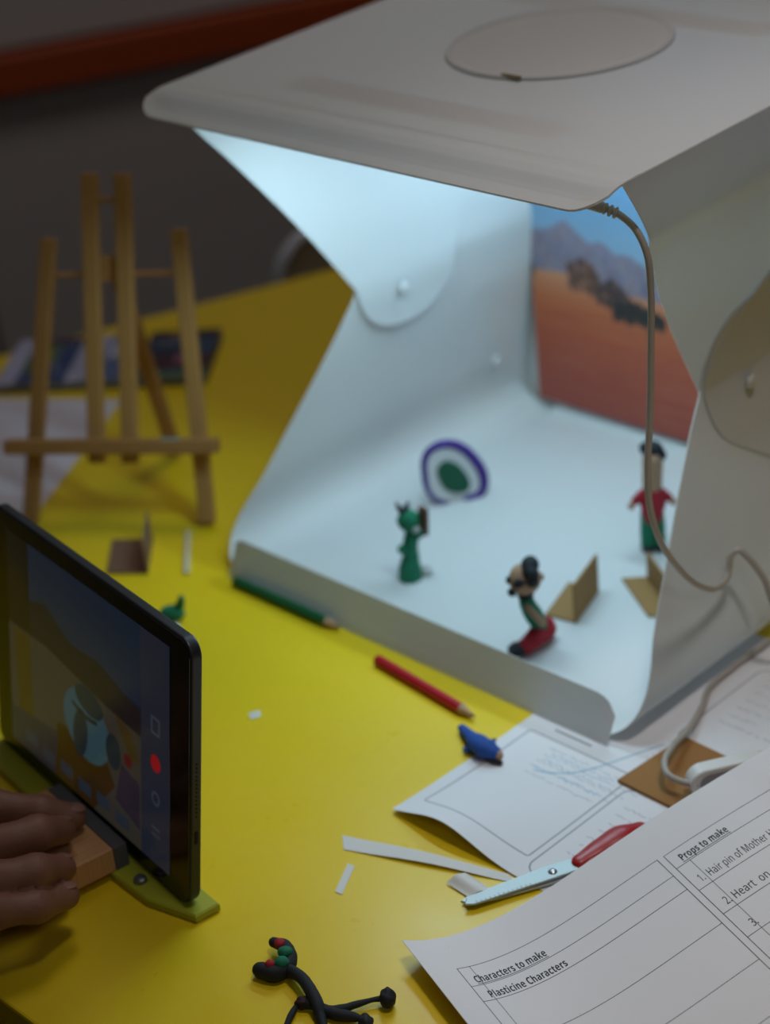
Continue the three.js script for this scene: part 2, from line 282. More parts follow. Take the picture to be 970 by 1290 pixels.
{ // backdrop print: blue sky, grey peaks, red sand
  const X0 = 0.018, X1 = 0.336, Y0 = 0.003, Y1 = 0.343;
  const tex = paint(1024, 984, (c, w, h) => {
    const px = (x) => (x - X0) / (X1 - X0) * w, py = (y) => h - (y - Y0) / (Y1 - Y0) * h, S = w / (X1 - X0);
    const sky = c.createLinearGradient(0, py(0.35), 0, py(0.14)); sky.addColorStop(0, '#5082b4'); sky.addColorStop(0.55, '#5f92bf'); sky.addColorStop(1, '#97b1c6'); c.fillStyle = sky; c.fillRect(0, 0, w, h);
    const ridge = (pts, col) => { c.fillStyle = col; c.beginPath(); c.moveTo(px(pts[0][0]), py(0.10)); for (const [x, y] of pts) c.lineTo(px(x), py(y)); c.lineTo(px(pts[pts.length - 1][0]), py(0.10)); c.fill(); };
    const jag = (pts, amp, n) => { const o = []; for (let i = 0; i < pts.length - 1; i++) for (let k = 0; k < n; k++) { const t = k / n; o.push([pts[i][0] + (pts[i + 1][0] - pts[i][0]) * t, pts[i][1] + (pts[i + 1][1] - pts[i][1]) * t + amp * (rnd() - 0.5)]); } o.push(pts[pts.length - 1]); return o; };
    const peaks = [[0.012, 0.158], [0.026, 0.166], [0.038, 0.167], [0.048, 0.174], [0.056, 0.178], [0.066, 0.170], [0.078, 0.163], [0.092, 0.166], [0.105, 0.158], [0.118, 0.160], [0.134, 0.152], [0.16, 0.158], [0.2, 0.15], [0.24, 0.162], [0.29, 0.153], [0.37, 0.165]];
    ridge(jag(peaks, 0.003, 5), '#8b8294');
    for (let i = 0; i < 520; i++) { const x = 0.012 + rnd() * 0.36, top = interp(x, peaks.map((p) => p[0]), peaks.map((p) => p[1])), y = 0.122 + rnd() * (top - 0.127); c.globalAlpha = 0.25; c.fillStyle = ['#6d6272', '#5f6a86', '#a98d88', '#786a78', '#b09a98'][i % 5]; c.beginPath(); c.ellipse(px(x), py(y), 3 + rnd() * 7, 8 + rnd() * 18, 0.4 * (rnd() - 0.5), 0, 7); c.fill(); }
    c.globalAlpha = 1;
    const sand = c.createLinearGradient(0, py(0.13), 0, h); sand.addColorStop(0, '#cf8f6b'); sand.addColorStop(0.22, '#c2683f'); sand.addColorStop(0.5, '#b4553a'); sand.addColorStop(1, '#a24a3c'); c.fillStyle = sand;
    c.beginPath(); c.moveTo(0, py(0.127)); c.lineTo(px(0.06), py(0.131)); c.lineTo(px(0.12), py(0.124)); c.lineTo(w, py(0.122)); c.lineTo(w, h); c.lineTo(0, h); c.fill();
    for (let i = 0; i < 260; i++) { c.globalAlpha = 0.10; c.strokeStyle = ['#7d3326', '#dd9a70', '#8c3f33', '#e2a27c'][i % 4]; c.lineWidth = 2 + rnd() * 6; const y = 0.012 + rnd() * 0.105, x = X0 + rnd() * 0.36, l = 0.02 + rnd() * 0.07; c.beginPath(); c.moveTo(px(x), py(y)); c.quadraticCurveTo(px(x + l / 2), py(y + 0.005 * (rnd() - 0.4)), px(x + l), py(y + 0.006 * (rnd() - 0.5))); c.stroke(); }
    c.globalAlpha = 1;
    const rocks = (x0, x1, y0, y1, cols, n) => { for (let i = 0; i < n; i++) { const x = x0 + rnd() * (x1 - x0), k = (x - x0) / (x1 - x0), y = y0 + rnd() * (y1 - y0) * (0.4 + 0.6 * Math.sin(Math.PI * (0.15 + 0.8 * k))); c.fillStyle = cols[i % cols.length]; c.globalAlpha = 0.7; c.beginPath(); c.ellipse(px(x), py(y), (0.001 + 0.002 * rnd()) * S, (0.002 + 0.003 * rnd()) * S, 0, 0, 7); c.fill(); } c.globalAlpha = 1; };
    rocks(0.056, 0.088, 0.117, 0.145, ['#5d4038', '#7a5041', '#493530', '#8a6250'], 150);
    rocks(0.086, 0.118, 0.110, 0.131, ['#4d3a38', '#3e3236', '#66493f'], 120);
    rocks(0.10, 0.150, 0.101, 0.117, ['#2f2a28', '#443631', '#35302c', '#252322'], 200);
    rocks(0.012, 0.020, 0.124, 0.131, ['#5d4038', '#6a4a3f'], 20);
    rocks(0.2, 0.3, 0.115, 0.128, ['#5d4038', '#3e3236'], 90);
  });
  const t = single('desert_backdrop', 'printed backdrop of red desert sand, grey peaks and blue sky inside the light box', 'backdrop', sheet((a, b) => { const k = 1 - Math.min(1, b * 1.7); return L(X0 + 0.013 + (X1 - X0) * a - 0.017 * k * (1 - a), 0.337 + 0.0165 * k - 0.002 * Math.sin(Math.PI * b), Y0 + 0.009 + (Y1 - Y0) * b); }, 16, 24, 0.0006), std(0xffffff, 0.6, { map: tex }), bx(0, 0, 0), -YAW);
}

// ---------------------------------------------------------------- cable of the light box
const onPlane = (x, y, u) => {                           // the point seen at a pixel that lies u along the box front
  const d = ray(x, y), o = camP.clone().sub(V(BX, T, BZ)); return camP.clone().addScaledVector(d, (u - o.dot(bA)) / d.dot(bA));
};
{
  const grey = std(lin(0.42, 0.38, 0.33), 0.45), white = std(lin(0.78, 0.77, 0.75), 0.4);
  const p0 = onPlane(750, 258, 0.362);
  const t = thing('power_cable', 'grey cable plugged under the top of the light box, with a white inline switch', 'cable', p0);
  const rel = (p) => p.clone().sub(p0), q = [[760, 261, .366], [778, 269, .374], [800, 288, .384], [815, 320, .391], [820, 370, .393], [820, 440, .394], [819, 520, .395], [816, 590, .396], [819, 640, .398], [832, 682, .399], [856, 717, .397], [882, 738, .391], [904, 740, .386], [917, 725, .384], [921, 700, .383], [930, 693, .386], [944, 704, .392], [962, 728, .400], [985, 770, .41]].map(([x, y, u]) => onPlane(x, y, u));
  q.push(bx(0.46, 0.22, 0.06), bx(0.46, 0.25, 0.012), pix(985, 800, 0.003), pix(955, 818, 0.003), pix(918, 845, 0.003), pix(893, 868, 0.003), pix(885, 890, 0.004), pix(866, 920, 0.008), pix(846, 942, 0.013), pix(837, 960, 0.016), pix(842, 976, 0.016), pix(860, 985, 0.014), pix(880, 988, 0.013));
  mesh('cord', new THREE.TubeGeometry(new THREE.CatmullRomCurve3(q.map(rel), false, 'centripetal'), 340, 0.0021, 10), grey, t);
  const d = q[1].clone().sub(p0).normalize(), a = rel(p0.clone().addScaledVector(d, -0.006));
  mesh('plug', limb([a, rel(p0.clone().addScaledVector(d, 0.003))], [0.0040, 0.0036], 12), grey, t);
  for (let i = 0; i < 3; i++) mesh('strain_relief', new THREE.TorusGeometry(0.0026, 0.0010, 8, 16).applyQuaternion(new THREE.Quaternion().setFromUnitVectors(V(0, 0, 1), d)).translate(...rel(p0.clone().addScaledVector(d, 0.006 + 0.0032 * i)).toArray()), grey, t);
  // flat oval switch standing on its edge, white shell with a grey face
  const s0 = pix(873, 1000, 0.004), s1 = pix(965, 978, 0.004), sd = s1.clone().sub(s0).setY(0).normalize(), up = V(0, 1, 0), sn = sd.clone().cross(up);
  const shape = (k) => { const s = new THREE.Shape(), w = 0.052 * k, h = 0.017 * k, r = 0.0084 * k; s.moveTo(-w / 2 + r, -h / 2); s.lineTo(w / 2 - r, -h / 2); s.absarc(w / 2 - r, 0, r, -Math.PI / 2, Math.PI / 2); s.lineTo(-w / 2 + r, h / 2); s.absarc(-w / 2 + r, 0, r, Math.PI / 2, Math.PI * 1.5); return s; };
  const M = new THREE.Matrix4().makeBasis(sd, up, sn).setPosition(rel(s0.clone().addScaledVector(sd, 0.024)).add(V(0, 0.0088, 0)));
  const sw = mesh('inline_switch', new THREE.ExtrudeGeometry(shape(1), { depth: 0.008, bevelEnabled: true, bevelSize: 0.0012, bevelThickness: 0.0012, bevelSegments: 3, curveSegments: 14 }).translate(0, 0, -0.004).applyMatrix4(M), white, t, 'white oval inline switch');
  mesh('face', new THREE.ExtrudeGeometry(shape(0.82), { depth: 0.001, bevelEnabled: false, curveSegments: 14 }).translate(0, 0, 0.0052).applyMatrix4(M), std(lin(0.30, 0.28, 0.30), 0.5), sw, 'grey face');
}

// ---------------------------------------------------------------- plasticine figures and props inside the box
const GREEN = clay(lin(0.003, 0.165, 0.08)), DARK_GREEN = clay(lin(0.002, 0.080, 0.038)), BLACK = clay(lin(0.008, 0.010, 0.014)), SKIN = clay(lin(0.42, 0.25, 0.15)), RED = clay(lin(0.36, 0.008, 0.02)), BROWN = clay(lin(0.10, 0.045, 0.02)), PURPLE = clay(lin(0.05, 0.016, 0.20)), WHITE = clay(lin(0.62, 0.62, 0.62));
{
  const t = thing('plasticine_figure', 'green plasticine figure with dark horns holding a brown slab', 'figure', pix(517, 729, 0.001));
  mesh('body', limb([V(0, 0.0015, 0), V(0.0005, 0.010, 0), V(0.002, 0.020, 0), V(0.002, 0.026, 0), V(0.003, 0.032, 0), V(0.004, 0.040, 0)], [0.0088, 0.0082, 0.0062, 0.0054, 0.0058, 0.0045], 14, 0.1), GREEN, t);
  mesh('shoulder', ball(V(-0.003, 0.0265, 0.002), 0.0045, 0.0038, 0.004), GREEN, t);
  mesh('head', ball(V(0.0028, 0.0490, 0), 0.0086, 0.0088, 0.0075), GREEN, t);
  mesh('arm', limb([V(0.004, 0.034, 0.001), V(0.0090, 0.0375, 0.002), V(0.0125, 0.0405, 0.002)], [0.0036, 0.0032, 0.0026], 10, 0.1), GREEN, t);
  mesh('slab', box(0.0042, 0.021, 0.009, 0.0008).rotateZ(-0.08).rotateY(0.5).translate(0.0135, 0.0480, 0.001), BROWN, t, 'brown slab held up beside the head');
  mesh('eye', ball(V(0.0075, 0.0435, 0.0052), 0.0026, 0.0028, 0.0018), WHITE, t);
  for (const s of [-1, 1]) mesh('horn', limb([V(-0.0005, 0.0560, 0), V(-0.0005 + s * 0.003, 0.0605, 0), V(-0.0005 + s * 0.0045, 0.0645, 0)], [0.0032, 0.0018, 0.0007], 8), BLACK, t);
  mesh('stand', ball(V(0.0125, 0.0040, -0.004), 0.0055, 0.0042, 0.005, 0.1), WHITE, t, 'pale lump behind the feet');
}
{
  const t = thing('plasticine_cave', 'round plasticine shape with purple rim, white ring and green centre', 'figure', pix(574, 631, 0.001), 0.25);
  const K = 0.206, out = [[430, 447], [370, 445], [310, 425], [258, 385], [226, 320], [220, 240], [224, 165], [258, 108], [325, 84], [400, 90], [470, 125], [535, 190], [585, 270], [606, 340], [598, 400], [566, 436], [500, 446]].map(([x, y]) => V((490 + x * K - 574) / 1610, (631 - 540 - y * K) / 1400, 0));
  const cv = new THREE.CatmullRomCurve3(out, true), c0 = V(-0.004, 0.026, 0);
  const shp = (k, c = c0) => new THREE.Shape(cv.getPoints(60).map((p) => new THREE.Vector2(c.x + (p.x - c.x) * k, c.y + (p.y - c.y) * k)));
  const ex = (s, d, z) => new THREE.ExtrudeGeometry(s, { depth: d, bevelEnabled: true, bevelSize: 0.0008, bevelThickness: 0.0008, bevelSegments: 2 }).translate(0, 0, z);
  mesh('white_ring', ex(shp(0.93), 0.003, -0.0015), WHITE, t, 'white disc between rim and centre');
  const rp = [], rr = []; for (let i = 0; i <= 34; i++) { const k = (0.075 + 0.875 * i / 34) % 1; const p = cv.getPoint(k); rp.push(c0.clone().lerp(p, 0.955)); rr.push(0.0027 + 0.0020 * interp(i / 34, [0, 0.35, 0.7, 1], [0, 0.15, 1, 1])); }
  mesh('rim', limb(rp, rr, 10, 0.06), PURPLE, t, 'purple rolled rim open at the bottom');
  const gp = [[310, 215], [360, 188], [420, 215], [470, 275], [495, 340], [480, 375], [430, 380], [370, 360], [325, 310]].map(([x, y]) => V((490 + x * K - 574) / 1610, (631 - 540 - y * K) / 1400, 0)), gc = new THREE.CatmullRomCurve3(gp, true);
  mesh('centre', ex(new THREE.Shape(gc.getPoints(40).map((p) => new THREE.Vector2(p.x, p.y))), 0.0022, 0.0016), DARK_GREEN, t, 'flat green centre');
}
{
  const t = thing('plasticine_figure', 'seated plasticine figure with black quiff, dark glasses and red trousers', 'figure', pix(666, 821, 0.001));
  mesh('leg', limb([V(0.013, 0.008, -0.014), V(0.006, 0.0085, -0.004), V(-0.003, 0.0060, 0.003)], [0.0085, 0.0072, 0.0058], 12, 0.1), RED, t);
  mesh('seat', ball(V(0.0125, 0.0098, -0.012), 0.0088, 0.0095, 0.008), RED, t);
  mesh('shoe', ball(V(-0.0075, 0.0052, 0.004), 0.0072, 0.0052, 0.0065), BLACK, t);
  mesh('torso', limb([V(0.010, 0.014, -0.010), V(0.005, 0.026, -0.007), V(0.0015, 0.036, -0.005), V(0.0005, 0.043, -0.005)], [0.0062, 0.0064, 0.0056, 0.0042], 12, 0.1), GREEN, t);
  mesh('arm', limb([V(0.001, 0.036, 0.0005), V(0.006, 0.0295, 0.002), V(0.0105, 0.0225, 0.001)], [0.0024, 0.0026, 0.0028], 8, 0.1), SKIN, t);
  mesh('collar', new THREE.TorusGeometry(0.0042, 0.0016, 8, 20).rotateX(Math.PI / 2).translate(0.0008, 0.0425, -0.005), BLACK, t);
  mesh('head', ball(V(0.001, 0.0550, -0.005), 0.0110, 0.0112, 0.0105), SKIN, t);
  mesh('quiff', limb([V(0.004, 0.0640, 0.001), V(0.0052, 0.0660, -0.004), V(0.0055, 0.0630, -0.011)], [0.0052, 0.0062, 0.0055], 12, 0.06), BLACK, t);
  mesh('forelock', limb([V(0.0055, 0.0640, 0.0042), V(0.0058, 0.0600, 0.0056)], [0.0045, 0.0038], 10, 0.06), BLACK, t);
  for (const [x, y, r] of [[-0.0044, 0.0580, 0.0036], [0.0054, 0.0578, 0.0042]]) mesh('lens', ball(V(x, y, 0.0055), r, r * 0.95, 0.0024, 0.02), BLACK, t);
  mesh('glasses_bridge', limb([V(-0.002, 0.0590, 0.0058), V(0.003, 0.0590, 0.0058)], [0.0010, 0.0010], 6), BLACK, t);
  mesh('beard', ball(V(-0.0086, 0.0485, 0.0000), 0.0032, 0.0030, 0.003), BLACK, t);
  for (const s of [-1, 1]) mesh('ear', ball(V(0.001 + s * 0.0112, 0.0560, -0.004), 0.0018, 0.003, 0.002), s < 0 ? BLACK : SKIN, t);
}
{
  const t = thing('plasticine_figure', 'tall-headed plasticine figure in a red shirt and green trousers with flat black hair', 'figure', pix(823, 692, 0.001));
  for (const s of [-1, 1]) mesh('leg', limb([V(s * 0.0042, 0.0045, 0), V(s * 0.0042, 0.016, 0), V(s * 0.0038, 0.029, 0)], [0.0050, 0.0052, 0.0052], 12, 0.08), GREEN, t);
  for (const s of [-1, 1]) mesh('shoe', ball(V(s * 0.0045, 0.0026, 0.0022), 0.0048, 0.0027, 0.006), BLACK, t);
  mesh('shirt', limb([V(0, 0.0295, 0), V(0.0005, 0.040, 0), V(0.0005, 0.0475, 0)], [0.0082, 0.0098, 0.0085], 14, 0.06), RED, t);
  for (const s of [-1, 1]) { mesh('sleeve', limb([V(s * 0.007, 0.0470, 0), V(s * 0.0120, 0.0430, 0.001)], [0.0040, 0.0034], 10, 0.08), RED, t); mesh('hand', ball(V(s * 0.0155, 0.0395, 0.002), 0.0028, 0.0032, 0.0026), SKIN, t); }
  mesh('head', limb([V(0.0005, 0.052, 0), V(0.001, 0.063, 0), V(0.0015, 0.076, 0)], [0.0072, 0.0076, 0.0078], 16, 0.05), SKIN, t);
  mesh('hair', limb([V(-0.0030, 0.0845, 0), V(0.003, 0.0830, 0), V(0.0070, 0.0785, 0.001)], [0.0052, 0.0062, 0.0046], 12, 0.05), BLACK, t);
}
const cardTex = paint(128, 128, (c, w, h) => { c.fillStyle = '#b79a6c'; c.fillRect(0, 0, w, h); for (let i = 0; i < 900; i++) { c.fillStyle = rnd() > 0.5 ? '#a98a5c' : '#c4a97d'; c.globalAlpha = 0.35; c.fillRect(rnd() * w, rnd() * h, 1 + 4 * rnd(), 1); } });
const card = std(0xd2bfa2, 0.85, { map: cardTex });
function foldedCard(label, a, b, c, high, mat, lift, lean = 0) {   // a, b, c: three corners of the flap that lies flat; the other flap stands on the edge b-c
  const o = b.clone(); o.y = T + lift; const t = thing('folded_card', label, 'card', o, 0, 'folded cardboard pieces');
  const A = a.clone().sub(b).setY(0), C = c.clone().sub(b).setY(0), th = 0.0017;
  mesh('flat_flap', slab([[A.x, A.z], [0, 0], [C.x, C.z], [A.x + C.x, A.z + C.z]], th), mat, t);
  const n = C.clone().normalize(), side = V(n.z, 0, -n.x).multiplyScalar(A.dot(V(n.z, 0, -n.x)) > 0 ? -1 : 1), u = V(0, Math.cos(lean), 0).addScaledVector(side, Math.sin(lean)), k = side.clone().multiplyScalar(th / 2);
  const up = high, g = box(C.length(), up, th, 0.0003).applyMatrix4(new THREE.Matrix4().makeBasis(n, u, n.clone().cross(u)).setPosition(C.clone().multiplyScalar(0.5).addScaledVector(u, up / 2).add(k)));
  mesh('upright_flap', g, mat, t);
}
foldedCard('small brown cardboard piece folded upright behind the seated plasticine figure', pix(687, 776, .001), pix(723, 786, .001), pix(752, 745, .001), 0.031, card, 0.0014);
{ const a = pix(817, 779, .001), b = pix(850, 777, .001), c = b.clone().add(pix(783, 731, .001)).sub(a); foldedCard('brown folded cardboard piece close to the right wall inside the light box', a, b, c, 0.022, card, 0.0014); }

// ---------------------------------------------------------------- worksheet lying in front
const black = '#1c1a1c';
{
  const kn = [0, .05, .1, .15, .2, .3], hv = [0.0136, 0.0020, 0.0108, 0.0252, 0.0376, 0.066];
  const hgt = (s) => { let r = 0; for (let i = 0; i < 6; i++) { let l = 1; for (let j = 0; j < 6; j++) if (i !== j) l *= (s - kn[j]) / (kn[i] - kn[j]); r += l * hv[i]; } return r; };
  const A = 0.4068, ca = Math.cos(A), sa = Math.sin(A), PW = 0.297, PH = 0.21, S = 2048 / PW;
  const tex = paint(2048, 1448, (c, w, h) => {
    c.fillStyle = '#e9e5e6'; c.fillRect(0, 0, w, h); c.strokeStyle = black; c.fillStyle = black; c.lineWidth = 0.00038 * S; c.textBaseline = 'alphabetic';
    const ln = (x0, y0, x1, y1) => { c.beginPath(); c.moveTo(x0 * S, y0 * S); c.lineTo(x1 * S, y1 * S); c.stroke(); };
    const tx = (s, x, y, size, bold, wide, under) => { c.font = (bold ? 'bold ' : '') + Math.round(size * S) + 'px sans-serif'; c.save(); c.translate(x * S, y * S); const k = wide * S / c.measureText(s).width; c.scale(k, 1); c.fillText(s, 0, 0); c.restore(); if (under) { c.lineWidth = 0.00045 * S; ln(x, y + 0.0011, x + wide, y + 0.0011); c.lineWidth = 0.00038 * S; } };
    for (const [x0, x1, rows, div] of [[0.0185, 0.1475, [0.0285, 0.0450, 0.0585, 0.0915, 0.125, 0.158, 0.19], 0.026], [0.1515, 0.2800, [0.0290, 0.0420, 0.0640, 0.0870, 0.1090, 0.1315, 0.154, 0.19], 0.1605]]) {
      for (const y of rows) ln(x0, y, x1, y); ln(x0, rows[0], x0, 0.19); ln(x1, rows[0], x1, 0.19);
      c.globalAlpha = 0.6; ln(div, rows[x0 < 0.1 ? 0 : 1], div, 0.19); c.globalAlpha = 1;
    }
    tx('Characters to make', 0.0230, 0.0428, 0.0080, true, 0.0440, true);
    tx('Plasticine Characters', 0.0242, 0.0566, 0.0080, true, 0.0480, false);
    tx('Props to make', 0.1570, 0.0396, 0.0078, true, 0.0315, true);
    tx('1.', 0.1560, 0.0600, 0.0086, false, 0.0034, false); tx('Hair pin of Mother H', 0.1618, 0.0600, 0.0086, false, 0.0435, false);
    tx('2.', 0.1568, 0.0832, 0.0086, false, 0.0038, false); tx('Heart  on st', 0.1622, 0.0832, 0.0086, false, 0.0295, false);
    tx('3.', 0.1580, 0.1056, 0.0086, false, 0.0038, false);
    for (let i = 0; i < 26; i++) { c.globalAlpha = 0.2; c.fillStyle = '#777'; c.beginPath(); c.arc(rnd() * w, rnd() * h, 1 + 2 * rnd(), 0, 7); c.fill(); }
  });
  const o = V(-0.0150, T, -0.8331);
  single('worksheet', 'white printed worksheet with ruled boxes for characters and props, curling over the scissors', 'paper',
    sheet((a, b) => { const s = PW * a, t = PH * (1 - b); return V(s * ca + t * sa, hgt(s) + 0.0004, -s * sa + t * ca); }, 60, 12, 0.0003), std(0xffffff, 0.75, { map: tex }), o);
}
// storyboard sheet under the corner of the box
{
  const PW = 0.21, PH = 0.297, u0 = 0.312, v0 = -0.136, S = 1024 / PW;
  const tex = paint(1024, 1448, (c, w, h) => {
    c.fillStyle = '#e6e5e8'; c.fillRect(0, 0, w, h);
    const X = (u) => (u - u0) * S, Y = (v) => h - (v - v0) * S;
    const scribble = (uu, vv, len, col, k = 1) => { c.strokeStyle = col; c.lineWidth = 2.2 * k; c.globalAlpha = 0.6; c.beginPath(); let x = X(uu), y = Y(vv); c.moveTo(x, y); const n = Math.round(len * 700); for (let i = 0; i < n; i++) { x += len * S / n; c.lineTo(x + 4 * (rnd() - 0.5), y + 13 * (rnd() - 0.5)); if (rnd() < 0.16) { x += 8; c.moveTo(x, y); } } c.stroke(); c.globalAlpha = 1; };
    const frame = (ua, ub, va, vb, r) => { c.strokeStyle = '#6d7078'; c.lineWidth = 4; c.globalAlpha = 0.85; c.beginPath(); c.roundRect(X(ua), Y(vb), (ub - ua) * S, (vb - va) * S, r); c.stroke(); c.globalAlpha = 1; };
    frame(0.322, 0.406, -0.118, -0.018, 8); frame(0.411, 0.515, -0.128, -0.028, 44); frame(0.400, 0.512, 0.030, 0.130, 44);
    for (let i = 0; i < 5; i++) scribble(0.345 + 0.004 * rnd(), -0.026 - 0.007 * i, 0.05 + 0.012 * rnd(), i % 2 ? '#5c88a8' : '#7d8592');
    for (let i = 0; i < 7; i++) scribble(0.420 + 0.003 * rnd(), -0.046 - 0.009 * i, 0.07 * rnd() + 0.02, '#747a88');
    for (let i = 0; i < 6; i++) scribble(0.412, 0.112 - 0.010 * i, 0.08 * rnd() + 0.015, '#747a88');
    for (let i = 0; i < 6; i++) scribble(0.40, 0.014 - 0.006 * i + 0.012, 0.09, i % 2 ? '#9a8f96' : '#8a93a2', 0.8);
    c.strokeStyle = '#4f96b4'; c.lineWidth = 5; c.globalAlpha = 0.75; c.beginPath(); c.moveTo(X(0.352), Y(-0.050)); c.quadraticCurveTo(X(0.375), Y(-0.045), X(0.384), Y(-0.02)); c.lineTo(X(0.40), Y(0.02)); c.stroke(); for (let i = 0; i < 3; i++) scribble(0.350, -0.030 - 0.008 * i, 0.045, '#6f9fbd', 1.3); c.globalAlpha = 1;
    c.fillStyle = '#55555e'; c.globalAlpha = 0.8; c.fillRect(X(0.335), Y(-0.008), 0.03 * S, 7); c.fillRect(X(0.40), Y(0.140), 0.05 * S, 7); c.globalAlpha = 1;
  });
  single('storyboard_sheet', 'white storyboard sheet with ruled frames and faint handwriting under the light box corner', 'paper', sheet((a, b) => {
    const u = u0 + PW * a, v = v0 + PH * b, k = Math.max(0, 1 - (v - v0) / 0.075), e = (u - u0) / PW;
    const curl = 0.013 * k * k * Math.exp(-(((e - 0.20) / 0.16) ** 2)); return L(u, v, 0.0003 + curl);
  }, 48, 60, 0.00022), std(0xffffff, 0.8, { map: tex }), bx(0, 0, 0), -YAW);
}
{ // cardboard square
  const a = pix(778, 985, .001), b = pix(852, 1022, .001), c = pix(935, 965, .001), d = pix(862, 930, .001), o = a.clone().add(c).multiplyScalar(0.5); o.y = T + 0.0006;
  const bm = single('cardboard_square', 'flat square of brown cardboard lying on the storyboard sheet under the white switch', 'card', slab([a, b, c, d].map((p) => [p.x - o.x, p.z - o.z]), 0.0024), std(0xffffff, 0.85, { map: cardTex, color: 0xd9b893 }), o);
}
// ---------------------------------------------------------------- scissors
{
  const a = pix(581, 1139, .003), b = pix(736, 1088, .003), o = a.clone().add(b).multiplyScalar(0.5); o.y = T;
  const d = b.clone().sub(a).setY(0).normalize(), turn = Math.atan2(-d.z, d.x), len = b.distanceTo(a);
  const t = thing('scissors', 'pair of scissors with ruled steel blades and red plastic handles, half under the worksheet', 'scissors', V(a.x, T, a.z), turn);
  const steel = std(lin(0.40, 0.44, 0.44), 0.48, { metalness: 0.6 });
  const blade = (dz) => [[0.001, 0.003 + dz], [0.004, -0.0015 + dz], [0.02, -0.0042], [len * 0.7, -0.0065], [len * 1.08, -0.0062], [len * 1.08, 0.0050], [len * 0.7, 0.0055], [0.006, 0.0053 + dz]];
  const b0 = mesh('blade', slab(blade(0), 0.0016, 0.0004).translate(0, 0.0032, 0), steel, t);
  mesh('blade', slab(blade(0.0012).map(([x, z]) => [x, -z * 0.94]), 0.0016, 0.0004).translate(0, 0.0012, 0.0008), steel, t);
  const markM = std(lin(0.12, 0.15, 0.16), 0.6);
  for (let i = 0; i < 13; i++) mesh('ruler_mark', box(0.00035, 0.0002, i % 5 ? 0.0016 : 0.0026, 0.00005, V(0.008 + i * 0.0028, 0.00485, 0.0042)), markM, b0);
  mesh('pivot_screw', new THREE.LatheGeometry([[0.0001, 0.0014], [0.0018, 0.0012], [0.0027, 0.0002], [0.0028, 0], [0.0001, 0]].map(([x, y]) => new THREE.Vector2(x, y)), 20).translate(len * 0.74, 0.0048, 0), std(0xc9cdd0, 0.3, { metalness: 0.9 }), t);
  const red = std(lin(0.42, 0.012, 0.015), 0.35);
  for (const s of [-1, 1]) {
    const y = s < 0 ? 0.0052 : 0.0036, z0 = s < 0 ? -0.001 : 0.0008;
    mesh('handle', mergeGeometries([limb([V(len * 0.97, y, z0), V(len + 0.014, y + 0.001, z0 + s * 0.0042), V(len + 0.028, y + 0.002, z0 + s * 0.0075), V(len + 0.042, y + 0.001, z0 + s * 0.010)], [0.0050, 0.0070, 0.0080, 0.0050], 12, 0, 0.55),
      new THREE.TorusGeometry(0.0135, 0.0036, 10, 30).rotateX(Math.PI / 2).scale(1.35, 0.9, 1).translate(len + 0.056, y - 0.0004, z0 + (s < 0 ? 0.003 : 0.022))]), red, t);
  }
}
// ---------------------------------------------------------------- pencils
function pencil(label, a, b, color, r, lead) {
  const d = b.clone().sub(a), len = d.length(), t = thing('colour_pencil', label, 'pencil', V(a.x, T + r * 0.94, a.z), Math.atan2(-d.z, d.x), 'short colour pencils');
  const along = (g) => g.rotateZ(-Math.PI / 2), body = std(color, 0.4), wood = std(lin(0.50, 0.30, 0.17), 0.7);
  const bl = len - 0.014, hexa = new THREE.CylinderGeometry(r, r, bl, 12); mesh('barrel', along(hexa.translate(0, bl / 2, 0)), body, t);
  mesh('dipped_end', ball(V(0, 0, 0), 0.0016, r * 0.98, r * 0.98, 0), body, t);
  mesh('sharpened_wood', along(new THREE.CylinderGeometry(0.0013, r, 0.010, 14).translate(0, bl + 0.005, 0)), wood, t);
  mesh('lead', along(new THREE.CylinderGeometry(0.0003, 0.0013, 0.004, 10).translate(0, bl + 0.012, 0)), std(lead, 0.5), t);
}
pencil('red colour pencil lying on the yellow table in front of the light box', pix(476, 831, .004), pix(599, 903, .004), lin(0.46, 0.006, 0.02), 0.0039, lin(0.16, 0.01, 0.01));
pencil('green colour pencil lying against the front lip of the light box', pix(297, 732, .004), pix(429, 791, .004), lin(0.004, 0.11, 0.035), 0.0040, lin(0.01, 0.05, 0.02));
// ---------------------------------------------------------------- loose plasticine on the table
const BLUE = clay(lin(0.012, 0.07, 0.33));
{
  const o = pix(604, 940), t = thing('plasticine_creature', 'small blue plasticine creature with stubby fins lying on the storyboard sheet edge', 'figure', o), P = (x, y, h) => pix(x, y, h).sub(o);
  mesh('body', limb([P(582, 917, .004), P(592, 927, .005), P(602, 936, .007), P(613, 943, .0075), P(622, 948, .006)], [0.0030, 0.0042, 0.0070, 0.0072, 0.0052], 14, 0.08, 0.8), BLUE, t);
  mesh('fin', limb([P(600, 938, .004), P(588, 944, .003)], [0.0050, 0.0028], 10, 0.08, 0.7), BLUE, t);
  mesh('fin', limb([P(612, 938, .005), P(623, 932, .004)], [0.0034, 0.0014], 10, 0.08, 0.7), std(lin(0.02, 0.03, 0.06), 0.6), t, 'dark fin');
  mesh('head', ball(P(627, 951, .005), 0.0036, 0.0036, 0.0036), SKIN, t);
  mesh('claw', limb([P(615, 952, .003), P(622, 957, .003), P(630, 961, .002)], [0.0024, 0.0028, 0.0018], 10, 0.1, 0.8), BLACK, t);
  mesh('belly_strip', limb([P(607, 950, .0025), P(615, 956, .002)], [0.0016, 0.0014], 8, 0.1), BROWN, t);
}
